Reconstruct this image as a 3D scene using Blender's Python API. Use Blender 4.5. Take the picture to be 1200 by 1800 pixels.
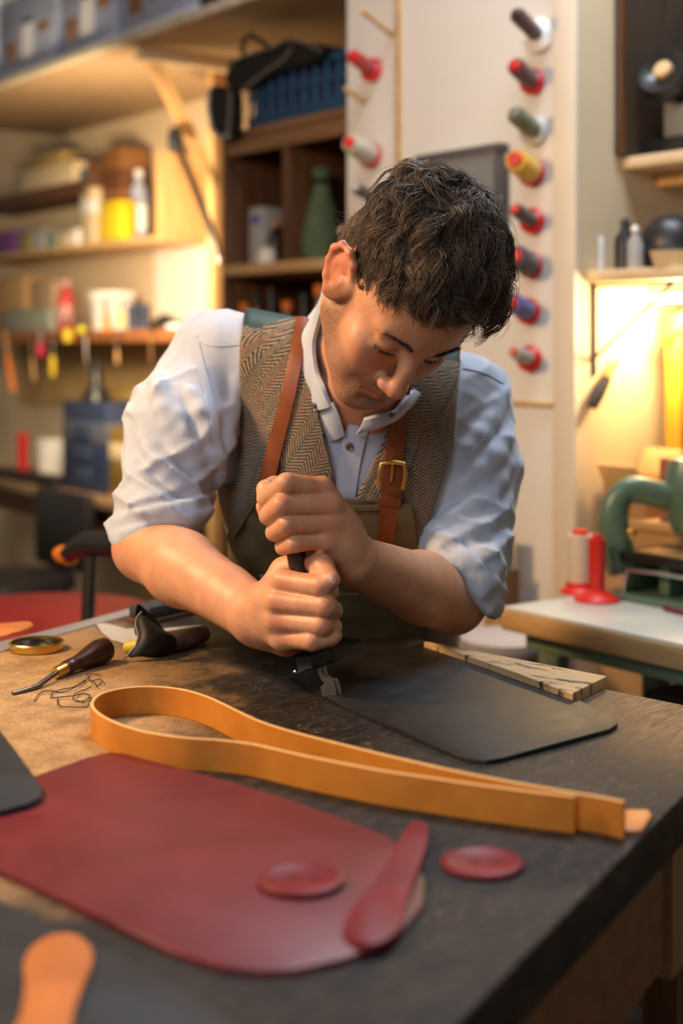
import bpy, bmesh, math, random
import numpy as np
from mathutils import Vector, Matrix

# ------------------------------------------------------------------ clear
for o in list(bpy.data.objects):
    bpy.data.objects.remove(o)
random.seed(7)
rng = np.random.default_rng(7)
scene = bpy.context.scene
C = scene.collection

# ------------------------------------------------------------------ camera
F = 2500.0           # focal length in pixels of the 1200x1800 frame
HY = 605.0           # horizon row
ZT = 0.90            # worktop height
H = 0.396            # lens above worktop
DS = 2500.0 / 2100.0   # depth scale of the figure
ZC = ZT + H
cam = bpy.data.cameras.new('camera')
camo = bpy.data.objects.new('camera', cam)
C.objects.link(camo)
camo.location = (0, 0, ZC)
camo.rotation_euler = (math.pi / 2, 0, 0)
cam.sensor_fit = 'AUTO'
cam.sensor_width = 36.0
cam.lens = F / 1800 * 36
cam.shift_y = (HY - 900) / 1800
cam.clip_start = 0.02
cam.dof.use_dof = True
cam.dof.focus_distance = 1.36 * DS
cam.dof.aperture_fstop = 2.75
cam.dof.aperture_blades = 0
scene.camera = camo

# ------------------------------------------------------------------ world, lights, exposure
scene.view_settings.view_transform = 'Standard'
scene.view_settings.look = 'None'
scene.view_settings.exposure = 0.3
scene.view_settings.gamma = 1.0
scene.view_settings.use_curve_mapping = False
w = bpy.data.worlds.new('world')
scene.world = w
w.use_nodes = True
bg = w.node_tree.nodes['Background']
bg.inputs[0].default_value = (1.0, 0.80, 0.62, 1)
bg.inputs[1].default_value = 0.13


def area(name, loc, target, size, power, col, sy=None):
    l = bpy.data.lights.new(name, 'AREA')
    l.energy = power
    l.color = col
    l.shape = 'RECTANGLE'
    l.size = size
    l.size_y = sy or size
    o = bpy.data.objects.new(name, l)
    C.objects.link(o)
    o.location = loc
    o.rotation_euler = (Vector(target) - Vector(loc)).to_track_quat('-Z', 'Y').to_euler()
    return o


def point(name, loc, r, power, col):
    l = bpy.data.lights.new(name, 'POINT')
    l.energy = power
    l.color = col
    l.shadow_soft_size = r
    o = bpy.data.objects.new(name, l)
    C.objects.link(o)
    o.location = loc
    return o


area('window_daylight', (-1.4, -0.9, 2.6), (0.0, 2.2, 1.2), 1.2, 32, (0.80, 0.89, 1.0), 1.2)
area('skylight_daylight', (0.45, 2.25, 2.95), (0.0, 1.65, 0.9), 0.9, 46, (0.82, 0.90, 1.0), 0.9)
area('pendant_warm', (-1.25, 1.5, 2.0), (-0.1, 1.6, 0.95), 0.3, 30, (1.0, 0.62, 0.30), 0.3)
area('alcove_lamp', (-0.80, 4.15, 1.62), (-0.95, 5.7, 1.45), 0.25, 23, (1.0, 0.78, 0.50), 0.25)

# ------------------------------------------------------------------ frames


def P(px, py, d):
    return Vector(((px - 600) / F * d, d, ZC - (py - HY) / F * d))


def T(px, py, h=0.0):
    return P(px, py, (H - h) * F / (py - HY))


N = Vector((0.796, 0.605, 0)).normalized()      # into the room's back wall
WR = Vector((N.y, -N.x, 0))                     # along that wall, to the right
TH = math.atan2(WR.y, WR.x)


def WP(a, q, z):
    return Vector((WR.x * a + N.x * q, WR.y * a + N.y * q, z))


def WQ(px, py, q):
    r = Vector(((px - 600) / F, 1, 0))
    d = q / r.dot(N)
    return (r * d).dot(WR), ZC - (py - HY) / F * d


def SW(px, py, a):
    r = Vector(((px - 600) / F, 1, 0))
    d = a / r.dot(WR)
    return (r * d).dot(N), ZC - (py - HY) / F * d


# ------------------------------------------------------------------ materials
MATS = {}


def nodes_of(name):
    m = bpy.data.materials.new(name)
    m.use_nodes = True
    nt = m.node_tree
    return m, nt, nt.nodes['Principled BSDF']


def nd(nt, t, **kw):
    n = nt.nodes.new(t)
    for k, v in kw.items():
        setattr(n, k, v)
    return n


def mth(nt, op, a, b=None, c=None, clamp=False):
    n = nt.nodes.new('ShaderNodeMath')
    n.operation = op
    n.use_clamp = clamp
    for i, v in enumerate((a, b, c)):
        if v is None:
            continue
        if isinstance(v, (int, float)):
            n.inputs[i].default_value = v
        else:
            nt.links.new(v, n.inputs[i])
    return n.outputs[0]


def mixc(nt, f, a, b):
    n = nt.nodes.new('ShaderNodeMix')
    n.data_type = 'RGBA'
    for s, v in ((n.inputs[0], f), (n.inputs[6], a), (n.inputs[7], b)):
        if isinstance(v, (int, float)):
            s.default_value = v
        elif isinstance(v, tuple):
            s.default_value = (v[0], v[1], v[2], 1)
        else:
            nt.links.new(v, s)
    return n.outputs[2]


def noise(nt, vec, scale, detail=3, rough=0.5, dist=0.0):
    n = nt.nodes.new('ShaderNodeTexNoise')
    n.inputs['Scale'].default_value = scale
    n.inputs['Detail'].default_value = detail
    n.inputs['Roughness'].default_value = rough
    n.inputs['Distortion'].default_value = dist
    nt.links.new(vec, n.inputs['Vector'])
    return n.outputs[0]


def ramp(nt, f, lo, hi):
    n = nt.nodes.new('ShaderNodeMapRange')
    n.inputs[1].default_value = lo
    n.inputs[2].default_value = hi
    n.interpolation_type = 'SMOOTHSTEP'
    nt.links.new(f, n.inputs[0])
    return n.outputs[0]


def objco(nt, sc=(1, 1, 1), rot=(0, 0, 0)):
    t = nt.nodes.new('ShaderNodeTexCoord')
    m = nt.nodes.new('ShaderNodeMapping')
    m.inputs['Scale'].default_value = sc
    m.inputs['Rotation'].default_value = rot
    nt.links.new(t.outputs['Object'], m.inputs[0])
    return m.outputs[0]


def bump(nt, bsdf, hgt, strength, dist=0.001):
    b = nt.nodes.new('ShaderNodeBump')
    b.inputs['Strength'].default_value = strength
    b.inputs['Distance'].default_value = dist
    nt.links.new(hgt, b.inputs['Height'])
    nt.links.new(b.outputs[0], bsdf.inputs['Normal'])


def pm(name, col, rough=0.5, var=0.12, scale=30.0, bmp=0.15, metal=0.0, stretch=(1, 1, 1), sheen=0.0, coat=0.0, bdist=0.001, trans=0.0, alpha=1.0):
    """plain painted / moulded / leather surface with slight procedural variation"""
    if name in MATS:
        return MATS[name]
    m, nt, b = nodes_of(name)
    v = objco(nt, stretch)
    n1 = noise(nt, v, scale, 4, 0.6)
    dark = tuple(max(0, c * (1 - 2 * var)) for c in col)
    lite = tuple(min(1, c * (1 + 1.2 * var)) for c in col)
    nt.links.new(mixc(nt, n1, dark, lite), b.inputs['Base Color'])
    b.inputs['Roughness'].default_value = rough
    b.inputs['Metallic'].default_value = metal
    b.inputs['Coat Weight'].default_value = coat
    b.inputs['Sheen Weight'].default_value = sheen
    b.inputs['Transmission Weight'].default_value = trans
    b.inputs['Alpha'].default_value = alpha
    if bmp:
        bump(nt, b, noise(nt, v, scale * 8, 3, 0.6), bmp, bdist)
    MATS[name] = m
    return m


def wood(name, a, bcol, axis=0, rough=0.6, sc=1.0):
    if name in MATS:
        return MATS[name]
    m, nt, b = nodes_of(name)
    s = [14 * sc, 14 * sc, 14 * sc]
    s[axis] = 1.2 * sc
    v = objco(nt, tuple(s))
    n1 = noise(nt, v, 4, 5, 0.65, 0.6)
    nt.links.new(mixc(nt, ramp(nt, n1, 0.3, 0.7), a, bcol), b.inputs['Base Color'])
    b.inputs['Roughness'].default_value = rough
    bump(nt, b, n1, 0.2, 0.001)
    MATS[name] = m
    return m


# ------------------------------------------------------------------ mesh helpers


def mesh_obj(name, verts, faces, mat, parent=None, smooth=False, loc=None):
    me = bpy.data.meshes.new(name)
    me.from_pydata([tuple(v) for v in verts], [], faces)
    me.update()
    if smooth:
        me.polygons.foreach_set('use_smooth', [True] * len(me.polygons))
    if mat:
        me.materials.append(mat)
    o = bpy.data.objects.new(name, me)
    C.objects.link(o)
    if parent:
        o.parent = parent
    if loc is not None:
        o.location = loc
    return o


def bm_obj(name, bm, mat, parent=None, smooth=False, loc=None, rot=None):
    me = bpy.data.meshes.new(name)
    bmesh.ops.recalc_face_normals(bm, faces=bm.faces)
    bm.to_mesh(me)
    bm.free()
    if smooth:
        me.polygons.foreach_set('use_smooth', [True] * len(me.polygons))
        me.set_sharp_from_angle(angle=math.radians(40))
    if mat:
        me.materials.append(mat)
    o = bpy.data.objects.new(name, me)
    C.objects.link(o)
    if parent:
        o.parent = parent
    if loc is not None:
        o.location = loc
    if rot is not None:
        o.rotation_euler = rot
    return o


def bm_box(bm, x0, x1, y0, y1, z0, z1, bev=0.0, M=None):
    r = bmesh.ops.create_cube(bm, size=1.0)
    vs = r['verts']
    for v in vs:
        v.co = Vector((x0 + (v.co.x + .5) * (x1 - x0), y0 + (v.co.y + .5) * (y1 - y0), z0 + (v.co.z + .5) * (z1 - z0)))
    if M is not None:
        for v in vs:
            v.co = M @ v.co
    if bev > 0:
        es = list({e for v in vs for e in v.link_edges})
        bmesh.ops.bevel(bm, geom=es, offset=bev, segments=2, affect='EDGES', profile=0.5)


def box(name, x0, x1, y0, y1, z0, z1, mat, parent=None, bev=0.003, loc=None, rot=None, M=None):
    bm = bmesh.new()
    bm_box(bm, x0, x1, y0, y1, z0, z1, bev, M)
    return bm_obj(name, bm, mat, parent, smooth=True, loc=loc, rot=rot)


def lathe(name, prof, mat, parent=None, seg=24, M=None, loc=None, rot=None):
    """prof: list of (r, z) from bottom to top around local z"""
    vs, fs = [], []
    n = len(prof)
    for r, z in prof:
        for k in range(seg):
            t = 2 * math.pi * k / seg
            vs.append(Vector((r * math.cos(t), r * math.sin(t), z)))
    for i in range(n - 1):
        for k in range(seg):
            k2 = (k + 1) % seg
            fs.append((i * seg + k, i * seg + k2, (i + 1) * seg + k2, (i + 1) * seg + k))
    if prof[0][0] > 1e-6:
        fs.append(tuple(range(seg - 1, -1, -1)))
    if prof[-1][0] > 1e-6:
        fs.append(tuple((n - 1) * seg + k for k in range(seg)))
    if M is not None:
        vs = [M @ v for v in vs]
    o = mesh_obj(name, vs, fs, mat, parent, True, loc)
    o.data.set_sharp_from_angle(angle=math.radians(35))
    if rot is not None:
        o.rotation_euler = rot
    return o


def tube_data(pts, rad, seg=10, flat=1.0, up=None):
    pts = [Vector(p) for p in pts]
    n = len(pts)
    if not hasattr(rad, '__len__'):
        rad = [rad] * n
    vs, fs = [], []
    prev = None
    for i, p in enumerate(pts):
        t = (pts[min(i + 1, n - 1)] - pts[max(i - 1, 0)]).normalized()
        if prev is None:
            ref = Vector(up) if up is not None else (Vector((0, 0, 1)) if abs(t.z) < 0.9 else Vector((1, 0, 0)))
            u = (ref - t * ref.dot(t)).normalized()
        else:
            u = (prev - t * prev.dot(t)).normalized()
        prev = u
        v = t.cross(u)
        for k in range(seg):
            a = 2 * math.pi * k / seg
            vs.append(p + (u * math.cos(a) + v * math.sin(a) * flat) * rad[i])
    for i in range(n - 1):
        for k in range(seg):
            k2 = (k + 1) % seg
            fs.append((i * seg + k, i * seg + k2, (i + 1) * seg + k2, (i + 1) * seg + k))
    fs.append(tuple(range(seg - 1, -1, -1)))
    fs.append(tuple((n - 1) * seg + k for k in range(seg)))
    return vs, fs


def tube(name, pts, rad, mat, parent=None, seg=10, flat=1.0, up=None, loc=None):
    vs, fs = tube_data(pts, rad, seg, flat, up)
    if loc is not None:
        vs = [v - Vector(loc) for v in vs]
    o = mesh_obj(name, vs, fs, mat, parent, True, loc)
    o.data.set_sharp_from_angle(angle=math.radians(50))
    return o


def spline(pts, n, closed=False):
    """Catmull-Rom resample to n points"""
    p = [np.array(q, float) for q in pts]
    if closed:
        p = [p[-1]] + p + [p[0], p[1]]
    else:
        p = [2 * p[0] - p[1]] + p + [2 * p[-1] - p[-2]]
    m = len(p) - 3
    out = []
    for i in range(n):
        t = i / (n if closed else (n - 1)) * m
        k = min(int(t), m - 1)
        u = t - k
        a, b, c, d = p[k:k + 4]
        out.append(0.5 * ((2 * b) + (-a + c) * u + (2 * a - 5 * b + 4 * c - d) * u * u + (-a + 3 * b - 3 * c + d) * u ** 3))
    return out


def slab(name, outline, z0, z1, mat, parent=None, bev=0.0015, loc=None, sag=None):
    """flat thing cut to an outline (list of xy), with a rounded edge"""
    if loc is None:
        loc = Vector((sum(p[0] for p in outline) / len(outline), sum(p[1] for p in outline) / len(outline), z0))
    bm = bmesh.new()
    vs = [bm.verts.new((p[0] - loc[0], p[1] - loc[1], z0 - loc[2])) for p in outline]
    f = bm.faces.new(vs)
    r = bmesh.ops.extrude_face_region(bm, geom=[f])
    top = [v for v in r['geom'] if isinstance(v, bmesh.types.BMVert)]
    for v in top:
        v.co.z = z1 - loc[2]
    te = [e for e in bm.edges if e.verts[0] in top and e.verts[1] in top]
    if bev:
        bmesh.ops.bevel(bm, geom=te, offset=bev, segments=2, affect='EDGES', profile=0.5)
    o = bm_obj(name, bm, mat, parent, True, loc)
    return o


def empty(name, loc, rz=0.0):
    o = bpy.data.objects.new(name, None)
    C.objects.link(o)
    o.location = loc
    o.rotation_euler = (0, 0, rz)
    o.empty_display_size = 0.05
    return o


def tag(o, label, cat, group=None, kind=None):
    o['label'] = label
    o['category'] = cat
    if group:
        o['group'] = group
    if kind:
        o['kind'] = kind
    return o


def struct(o):
    o['kind'] = 'structure'
    return o


def copy_tree(o, parent=None):
    c = o.copy()
    C.objects.link(c)
    c.parent = parent
    for ch in list(o.children):
        copy_tree(ch, c)
    return c


def wt(name, a, q, z, label, cat, group=None, rz=0.0):
    return tag(empty(name, WP(a, q, z), TH + rz), label, cat, group)

# ================================================================== ROOM
QP = 2.09      # front of the chimney breast that carries the thread rack
QB = 2.74      # back wall of the alcove on the left
aL, _ = WQ(610, 600, QP)
aR, _ = WQ(1016, 600, QP)

m_wall = pm('cream_plaster', (0.72, 0.56, 0.36), 0.85, 0.06, 6, 0.1)
m_panel = pm('white_painted_board', (0.80, 0.765, 0.71), 0.7, 0.04, 5, 0.08)
m_floor = wood('floor_boards', (0.05, 0.035, 0.025), (0.11, 0.08, 0.055), 0, 0.7)
m_pine = wood('pine', (0.55, 0.30, 0.11), (0.68, 0.42, 0.18), 2, 0.55)
m_pinex = wood('pine_long', (0.50, 0.29, 0.12), (0.66, 0.43, 0.20), 0, 0.55)
m_ply = wood('pale_ply', (0.66, 0.48, 0.28), (0.76, 0.60, 0.38), 0, 0.6)
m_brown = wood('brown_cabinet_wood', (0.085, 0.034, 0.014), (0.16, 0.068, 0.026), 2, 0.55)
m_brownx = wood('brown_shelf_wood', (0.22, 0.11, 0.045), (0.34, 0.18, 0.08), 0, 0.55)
m_dark = pm('black_plastic', (0.016, 0.016, 0.018), 0.4, 0.2, 20, 0.05)
m_darkm = pm('black_enamel', (0.012, 0.012, 0.012), 0.25, 0.2, 20, 0.02)
m_steel = pm('steel', (0.62, 0.62, 0.62), 0.28, 0.1, 60, 0.05, metal=1.0)
m_steeld = pm('dark_steel', (0.20, 0.18, 0.16), 0.38, 0.15, 60, 0.08, metal=1.0)
m_brass = pm('brass', (0.72, 0.47, 0.13), 0.3, 0.12, 50, 0.06, metal=1.0)
m_white = pm('white_plastic', (0.82, 0.80, 0.77), 0.45, 0.04, 10, 0.03)
m_red = pm('red_plastic', (0.62, 0.015, 0.012), 0.4, 0.08, 10, 0.02)
m_yellow = pm('yellow_plastic', (0.86, 0.60, 0.02), 0.4, 0.06, 10, 0.02)
m_orange = pm('orange_plastic', (0.80, 0.22, 0.02), 0.45, 0.06, 10, 0.02)
m_cream = pm('cream_card', (0.72, 0.56, 0.34), 0.8, 0.1, 14, 0.08)
m_card = pm('cardboard', (0.46, 0.28, 0.13), 0.85, 0.1, 14, 0.1)
m_blue = pm('blue_plastic', (0.02, 0.09, 0.20), 0.5, 0.2, 14, 0.03)
m_navy = pm('navy_case', (0.03, 0.045, 0.10), 0.45, 0.2, 14, 0.03)
m_green = pm('green_machine_enamel', (0.085, 0.150, 0.105), 0.32, 0.1, 14, 0.04)
m_greent = pm('green_table_paint', (0.16, 0.23, 0.145), 0.5, 0.1, 14, 0.06)

struct(box('floor', -8, 3.6, -1.5, 10.5, -0.06, 0.0, m_floor, bev=0))


def wbox(name, a0, a1, q0, q1, z0, z1, mat, parent=None, bev=0.003):
    """box given in wall coordinates; top-level: origin at its base centre"""
    if parent is None:
        o = box(name, -(a1 - a0) / 2, (a1 - a0) / 2, -(q1 - q0) / 2, (q1 - q0) / 2, 0, z1 - z0, mat, None, bev)
        o.location = WP((a0 + a1) / 2, (q0 + q1) / 2, z0)
        o.rotation_euler = (0, 0, TH)
        return o
    pa, pq, pz = parent['_o']
    return box(name, a0 - pa, a1 - pa, q0 - pq, q1 - pq, z0 - pz, z1 - pz, mat, parent, bev)


def wroot(name, a, q, z, label, cat, group=None):
    o = wt(name, a, q, z, label, cat, group)
    o['_o'] = (a, q, z)
    return o


def pxbox(name, x0, y0, x1, y1, q, dq, mat, parent=None, bev=0.003):
    """box whose front face, in plane q of the wall frame, spans the given frame window"""
    xm = (x0 + x1) / 2
    a0, _ = WQ(x0, 0, q)
    a1, _ = WQ(x1, 0, q)
    _, z1 = WQ(xm, y0, q)
    _, z0 = WQ(xm, y1, q)
    return wbox(name, a0, a1, q, q + dq, z0, z1, mat, parent, bev)


# walls: alcove back wall, chimney breast, side wall of the right recess, its back wall, ceiling
struct(wbox('wall_left', -11.0, aL - 0.002, QB, QB + 0.1, 0, 3.0, m_wall, bev=0))
wc = struct(wbox('wall_center', aL, aR - 0.06, QP, QP + 2.0, 0, 3.0, m_panel, bev=0))
struct(wbox('wall_right', aR - 0.058, aR, QP + 0.0, QP + 2.0, 0, 3.0, m_wall, bev=0))
struct(wbox('wall_back', aR + 0.002, aR + 1.6, QP + 1.9, QP + 2.0, 0, 3.0, m_wall, bev=0))
struct(wbox('ceiling', -11.0, aR + 1.6, 0.9, QP + 2.1, 3.002, 3.06, m_panel, bev=0))
# battens on the thread board
ab, _ = WQ(703, 300, QP)
_, zb = WQ(640, 690, QP)
struct(wbox('trim_1', ab - 0.008, ab + 0.008, QP - 0.008, QP - 0.0005, zb, 2.99, m_pinex, bev=0.001))
struct(wbox('trim_2', aR - 0.058, aR + 0.002, QP - 0.012, QP - 0.0005, 0.0, 2.99, pm('cream_trim_paint', (0.78, 0.68, 0.54), 0.6, 0.05, 8, 0.05), bev=0.001))
a5, zz = WQ(975, 686, QP)
struct(wbox('trim_3', aL + 0.004, a5, QP - 0.010, QP - 0.0005, zb - 0.012, zb - 0.002, m_pinex, bev=0.001))

# ------------------------------------------------------------------ thread rack: pegs and spools
PD = (Vector((-1.0, -0.0, 0)))
_dir = (P(1950, 1080, 1.0) - Vector((0, 0, ZC))).normalized()
PEGDIR = -_dir      # pegs lean out of the board, up and to the left


def frame_to(v):
    return v.to_track_quat('Z', 'Y').to_matrix().to_4x4()


def wall_hit(px, py, q=QP):
    a, z = WQ(px, py, q)
    return WP(a, q, z)


def peg(px, py, ln=0.13):
    p = wall_hit(px, py)
    pg = tube('peg', [p + _dir * 0.01, p + PEGDIR * ln], 0.006, m_pine, None, 10, loc=p)
    pg.parent = wc
    pg.matrix_parent_inverse = Matrix.Identity(4)
    wcm = Matrix.Translation(wc.location) @ Matrix.Rotation(TH, 4, 'Z')
    pg.matrix_basis = wcm.inverted() @ Matrix.Translation(p)
    return p


def spool(px, py, tcol, fcol, ln, r0, r1, fr, label, ends=True, cap=None):
    """px,py: middle of the flange"""
    p = wall_hit(px, py)
    peg(px, py, ln + 0.022)
    base = p + PEGDIR * 0.012
    t = tag(empty('thread_spool', base), label, 'thread spool', 'thread spools on the wall pegs')
    t.rotation_euler = frame_to(PEGDIR).to_euler()
    mf = pm('spool_' + '_'.join('%02d' % int(c * 99) for c in fcol), fcol, 0.4, 0.06, 10, 0.02)
    mt = thread_mat(tcol)
    lathe('flange', [(0.0075, 0), (fr, 0.0), (fr * 1.0, 0.004), (fr * 0.55, 0.012), (r0 * 0.6, 0.016), (0.0075, 0.016)], mf, t, 28)
    lathe('thread', [(0.0072, 0.014), (r0 * 0.96, 0.0141), (r0, 0.02), (r1, ln - 0.004), (r1 * 0.9, ln), (0.0072, ln)], mt, t, 24)
    lathe('core_tip', [(0.0072, ln - 0.001), (r1 * 0.62, ln), (r1 * 0.6, ln + 0.008), (r1 * 0.45, ln + 0.010), (0.0072, ln + 0.010)], pm('spooltip_%s' % (cap or fcol,), cap or fcol, 0.4, 0.05, 10, 0.02), t, 18)
    return t


def thread_mat(col):
    nm = 'thread_' + '_'.join('%02d' % int(c * 99) for c in col)
    if nm in MATS:
        return MATS[nm]
    m, nt, b = nodes_of(nm)
    tc = objco(nt)
    wv = nd(nt, 'ShaderNodeTexWave')
    wv.wave_type = 'BANDS'
    wv.bands_direction = 'Z'
    wv.inputs['Scale'].default_value = 260
    wv.inputs['Distortion'].default_value = 1.5
    nt.links.new(tc, wv.inputs[0])
    nt.links.new(mixc(nt, wv.outputs[0], tuple(c * 0.65 for c in col), col), b.inputs['Base Color'])
    b.inputs['Roughness'].default_value = 0.55
    b.inputs['Sheen Weight'].default_value = 0.3
    bump(nt, b, wv.outputs[0], 0.3, 0.0005)
    MATS[nm] = m
    return m


RD = (0.62, 0.015, 0.012)
WH = (0.78, 0.74, 0.68)
spool(948, 66, (0.085, 0.022, 0.020), WH, 0.115, 0.0170, 0.0165, 0.036, 'dark brown thread spool on white flange, topmost on right column', cap=(0.05, 0.018, 0.016))
spool(939, 147, (0.10, 0.010, 0.018), RD, 0.095, 0.0195, 0.0185, 0.0275, 'maroon thread spool on red flange, below dark brown one')
spool(942, 232, (0.12, 0.13, 0.055), (0.52, 0.49, 0.44), 0.105, 0.0200, 0.0185, 0.032, 'olive green thread spool on grey white flange', cap=(0.16, 0.15, 0.13))
spool(938, 306, (0.86, 0.47, 0.012), RD, 0.092, 0.0275, 0.0235, 0.030, 'bright yellow thread spool on red flange')
spool(939, 391, (0.010, 0.010, 0.012), RD, 0.092, 0.0165, 0.0145, 0.0275, 'black thread spool on red flange below yellow spool')
spool(936, 469, (0.018, 0.018, 0.045), RD, 0.085, 0.0255, 0.0245, 0.0275, 'navy blue thread spool beside the hair')
spool(932, 549, (0.045, 0.08, 0.36), RD, 0.088, 0.0215, 0.0205, 0.0275, 'bright blue thread spool on red flange')
spool(934, 632, (0.42, 0.40, 0.36), RD, 0.085, 0.0160, 0.0145, 0.0275, 'grey thread spool on red flange, lowest on rack')
spool(657, 126, (0.55, 0.012, 0.012), RD, 0.095, 0.0180, 0.0170, 0.0285, 'all red thread spool, topmost on left column')
spool(655, 276, (0.68, 0.60, 0.46), (0.60, 0.06, 0.05), 0.105, 0.0265, 0.0215, 0.031, 'cream thread spool on red flange left of head', cap=(0.62, 0.015, 0.012))
spool(672, 357, (0.050, 0.014, 0.016), WH, 0.125, 0.0140, 0.0135, 0.030, 'dark brown thread spool with white tip behind head', cap=(0.80, 0.76, 0.70))
spool(640, 425, (0.40, 0.02, 0.02), RD, 0.095, 0.0160, 0.0150, 0.0275, 'red thread spool half hidden behind head near ear', cap=(0.7, 0.5, 0.32))
peg(690, 62, 0.16)
peg(642, 180, 0.10)

# grey framed panel leaning on the board behind the head
pr = wroot('framed_panel', *((lambda u: (u[0], QP - 0.03, u[1]))(WQ(800, 420, QP - 0.03))), 'grey panel in thin dark frame on the wall behind the head', 'panel')
pxbox('board', 733, 276, 870, 400, QP - 0.03, 0.02, pm('grey_board', (0.20, 0.20, 0.20), 0.6, 0.06, 12, 0.05), pr, 0.001)
pxbox('frame_edge', 728, 262, 876, 276, QP - 0.034, 0.028, pm('grey_frame', (0.10, 0.10, 0.10), 0.5, 0.06, 12, 0.05), pr, 0.001)
pxbox('frame_edge', 867, 276, 876, 400, QP - 0.034, 0.028, MATS['grey_frame'], pr, 0.001)

# ------------------------------------------------------------------ big shelf over the alcove, with storage boxes
ZS = ZC + 0.895
QS = 2.055
sh = wroot('storage_shelf', aL, QS, ZS, 'long pale shelf board above the alcove with chipped front edge', 'shelf')
wbox('shelf_board', -5.6, aL - 0.004, QS + 0.004, QB - 0.002, ZS, ZS + 0.03, wood('shelf_underside', (0.36, 0.23, 0.12), (0.46, 0.31, 0.17), 0), sh, 0.002)
wbox('edge_lip', -5.6, aL - 0.004, QS - 0.012, QS + 0.0035, ZS - 0.002, ZS + 0.026, pm('chipped_white_edge', (0.72, 0.62, 0.46), 0.7, 0.3, 22, 0.3), sh, 0.003)
# pine bracket: upright on the wall, strut, arm
ab1, zb1 = WQ(372, 300, QB)
br = sh
au, _ = WQ(382, 300, 2.42)
for nm, (qa, za, qb_, zb_) in (('brace_strut', (2.00, ZS - 0.01, 2.52, ZS - 0.56)),):
    pa = WP(au - 0.02, qa, za)
    pb = WP(au - 0.02, qb_, zb_)
lp = lambda a, q, z: Vector((a - aL, q - QS, z - ZS))
as_, _ = WQ(258, 120, 2.125)
ae_, ze_ = WQ(368, 305, 2.59)
tube('brace_strut', [lp(as_, 2.125, ZS - 0.004), lp(ae_, 2.59, ze_)], 0.026, m_pine, sh, 4)
box('brace_arm', as_ - aL - 0.02, as_ - aL + 0.02, 0.04, 0.62, -0.042, -0.001, m_ply, sh, 0.002)
ap, _ = WQ(378, 300, 2.44)
post = wroot('shelf_post', ap, 2.44, 0.0, 'pine upright post left of the brown cabinet', 'post')
wbox('upright', ap - 0.017, ap + 0.017, 2.42, 2.47, 0.0, ZS - 0.002, m_pine, post, 0.002)
wbox('batten', ap - 0.032, ap - 0.0175, 2.43, 2.47, 0.4, ZS - 0.05, m_ply, post, 0.002)

m_clear = pm('frosted_clear_plastic', (0.50, 0.56, 0.78), 0.3, 0.3, 9, 0.03)
m_clear.node_tree.nodes['Principled BSDF'].inputs['Transmission Weight'].default_value = 0.1
m_lid = pm('pale_blue_lid', (0.74, 0.79, 0.90), 0.4, 0.05, 9, 0.02)
m_label = pm('white_paper_label', (0.95, 0.95, 0.97), 0.7, 0.02, 9, 0)
sbx = [(-95, -4), (0, 100), (106, 205), (212, 345)]
lab = ['frosted storage box at the far left end of high shelf', 'frosted storage box with white label and orange contents on high shelf',
       'frosted storage box with white label, second one in full view', 'frosted storage box without label beside the black box']
for i, (x0, x1) in enumerate(sbx):
    q0 = QS + 0.012
    a0, _ = WQ(x0, 50, q0)
    a1, _ = WQ(x1, 50, q0)
    r = wroot('storage_box', (a0 + a1) / 2, q0, ZS + 0.0305, lab[i], 'storage box', 'boxes on the high shelf')
    z0 = ZS + 0.0305
    wbox('tub', a0 + 0.006, a1 - 0.006, q0, q0 + 0.38, z0, z0 + 0.27, m_clear, r, 0.012)
    wbox('lid', a0, a1, q0 - 0.006, q0 + 0.386, z0 + 0.271, z0 + 0.30, m_lid, r, 0.006)
    wbox('foot_rim', a0 + 0.004, a1 - 0.004, q0 - 0.002, q0 + 0.1, z0 + 0.0, z0 + 0.018, m_lid, r, 0.004)
    if i in (1, 2):
        am = (a0 + a1) / 2
        _, zl = WQ((x0 + x1) / 2, 100 if i == 1 else 60, q0)
        wbox('label', am - 0.043, am + 0.043, q0 - 0.0012, q0 - 0.0002, zl, zl + 0.115, m_label, r, 0)
    if i:
        mo = pm('orange_contents', (0.40, 0.20, 0.12), 0.7, 0.4, 20, 0.1)
        for k in range(3):
            aa = a0 + (a1 - a0) * (0.2 + 0.28 * k)
            wbox('contents', aa - 0.04, aa + 0.05, q0 - 0.0008, q0 + 0.01, z0 + 0.05 + 0.03 * k, z0 + 0.12 + 0.03 * ((k * 2) % 3), mo if k % 2 == 0 else m_navy, r, 0.004)
a0, _ = WQ(352, 10, QS + 0.02)
a1, _ = WQ(378, 10, QS + 0.02)
r = wroot('black_box', a0, QS + 0.02, ZS + 0.0305, 'black box standing on the high shelf right of storage boxes', 'box')
wbox('case', a0, a1, QS + 0.02, QS + 0.3, ZS + 0.0305, ZS + 0.25, m_dark, r, 0.006)
wbox('lid', a0 - 0.003, a1 + 0.003, QS + 0.017, QS + 0.303, ZS + 0.2505, ZS + 0.27, m_dark, r, 0.004)
a0, _ = WQ(384, 10, QS + 0.02)
a1, _ = WQ(470, 10, QS + 0.02)
r = wroot('blue_white_box', a0, QS + 0.02, ZS + 0.0305, 'pale blue box on the high shelf right of the black box', 'box')
wbox('case', a0, a1, QS + 0.02, QS + 0.3, ZS + 0.0305, ZS + 0.22, m_lid, r, 0.006)
wbox('lid', a0 - 0.003, a1 + 0.003, QS + 0.017, QS + 0.303, ZS + 0.2205, ZS + 0.24, m_clear, r, 0.004)

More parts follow.
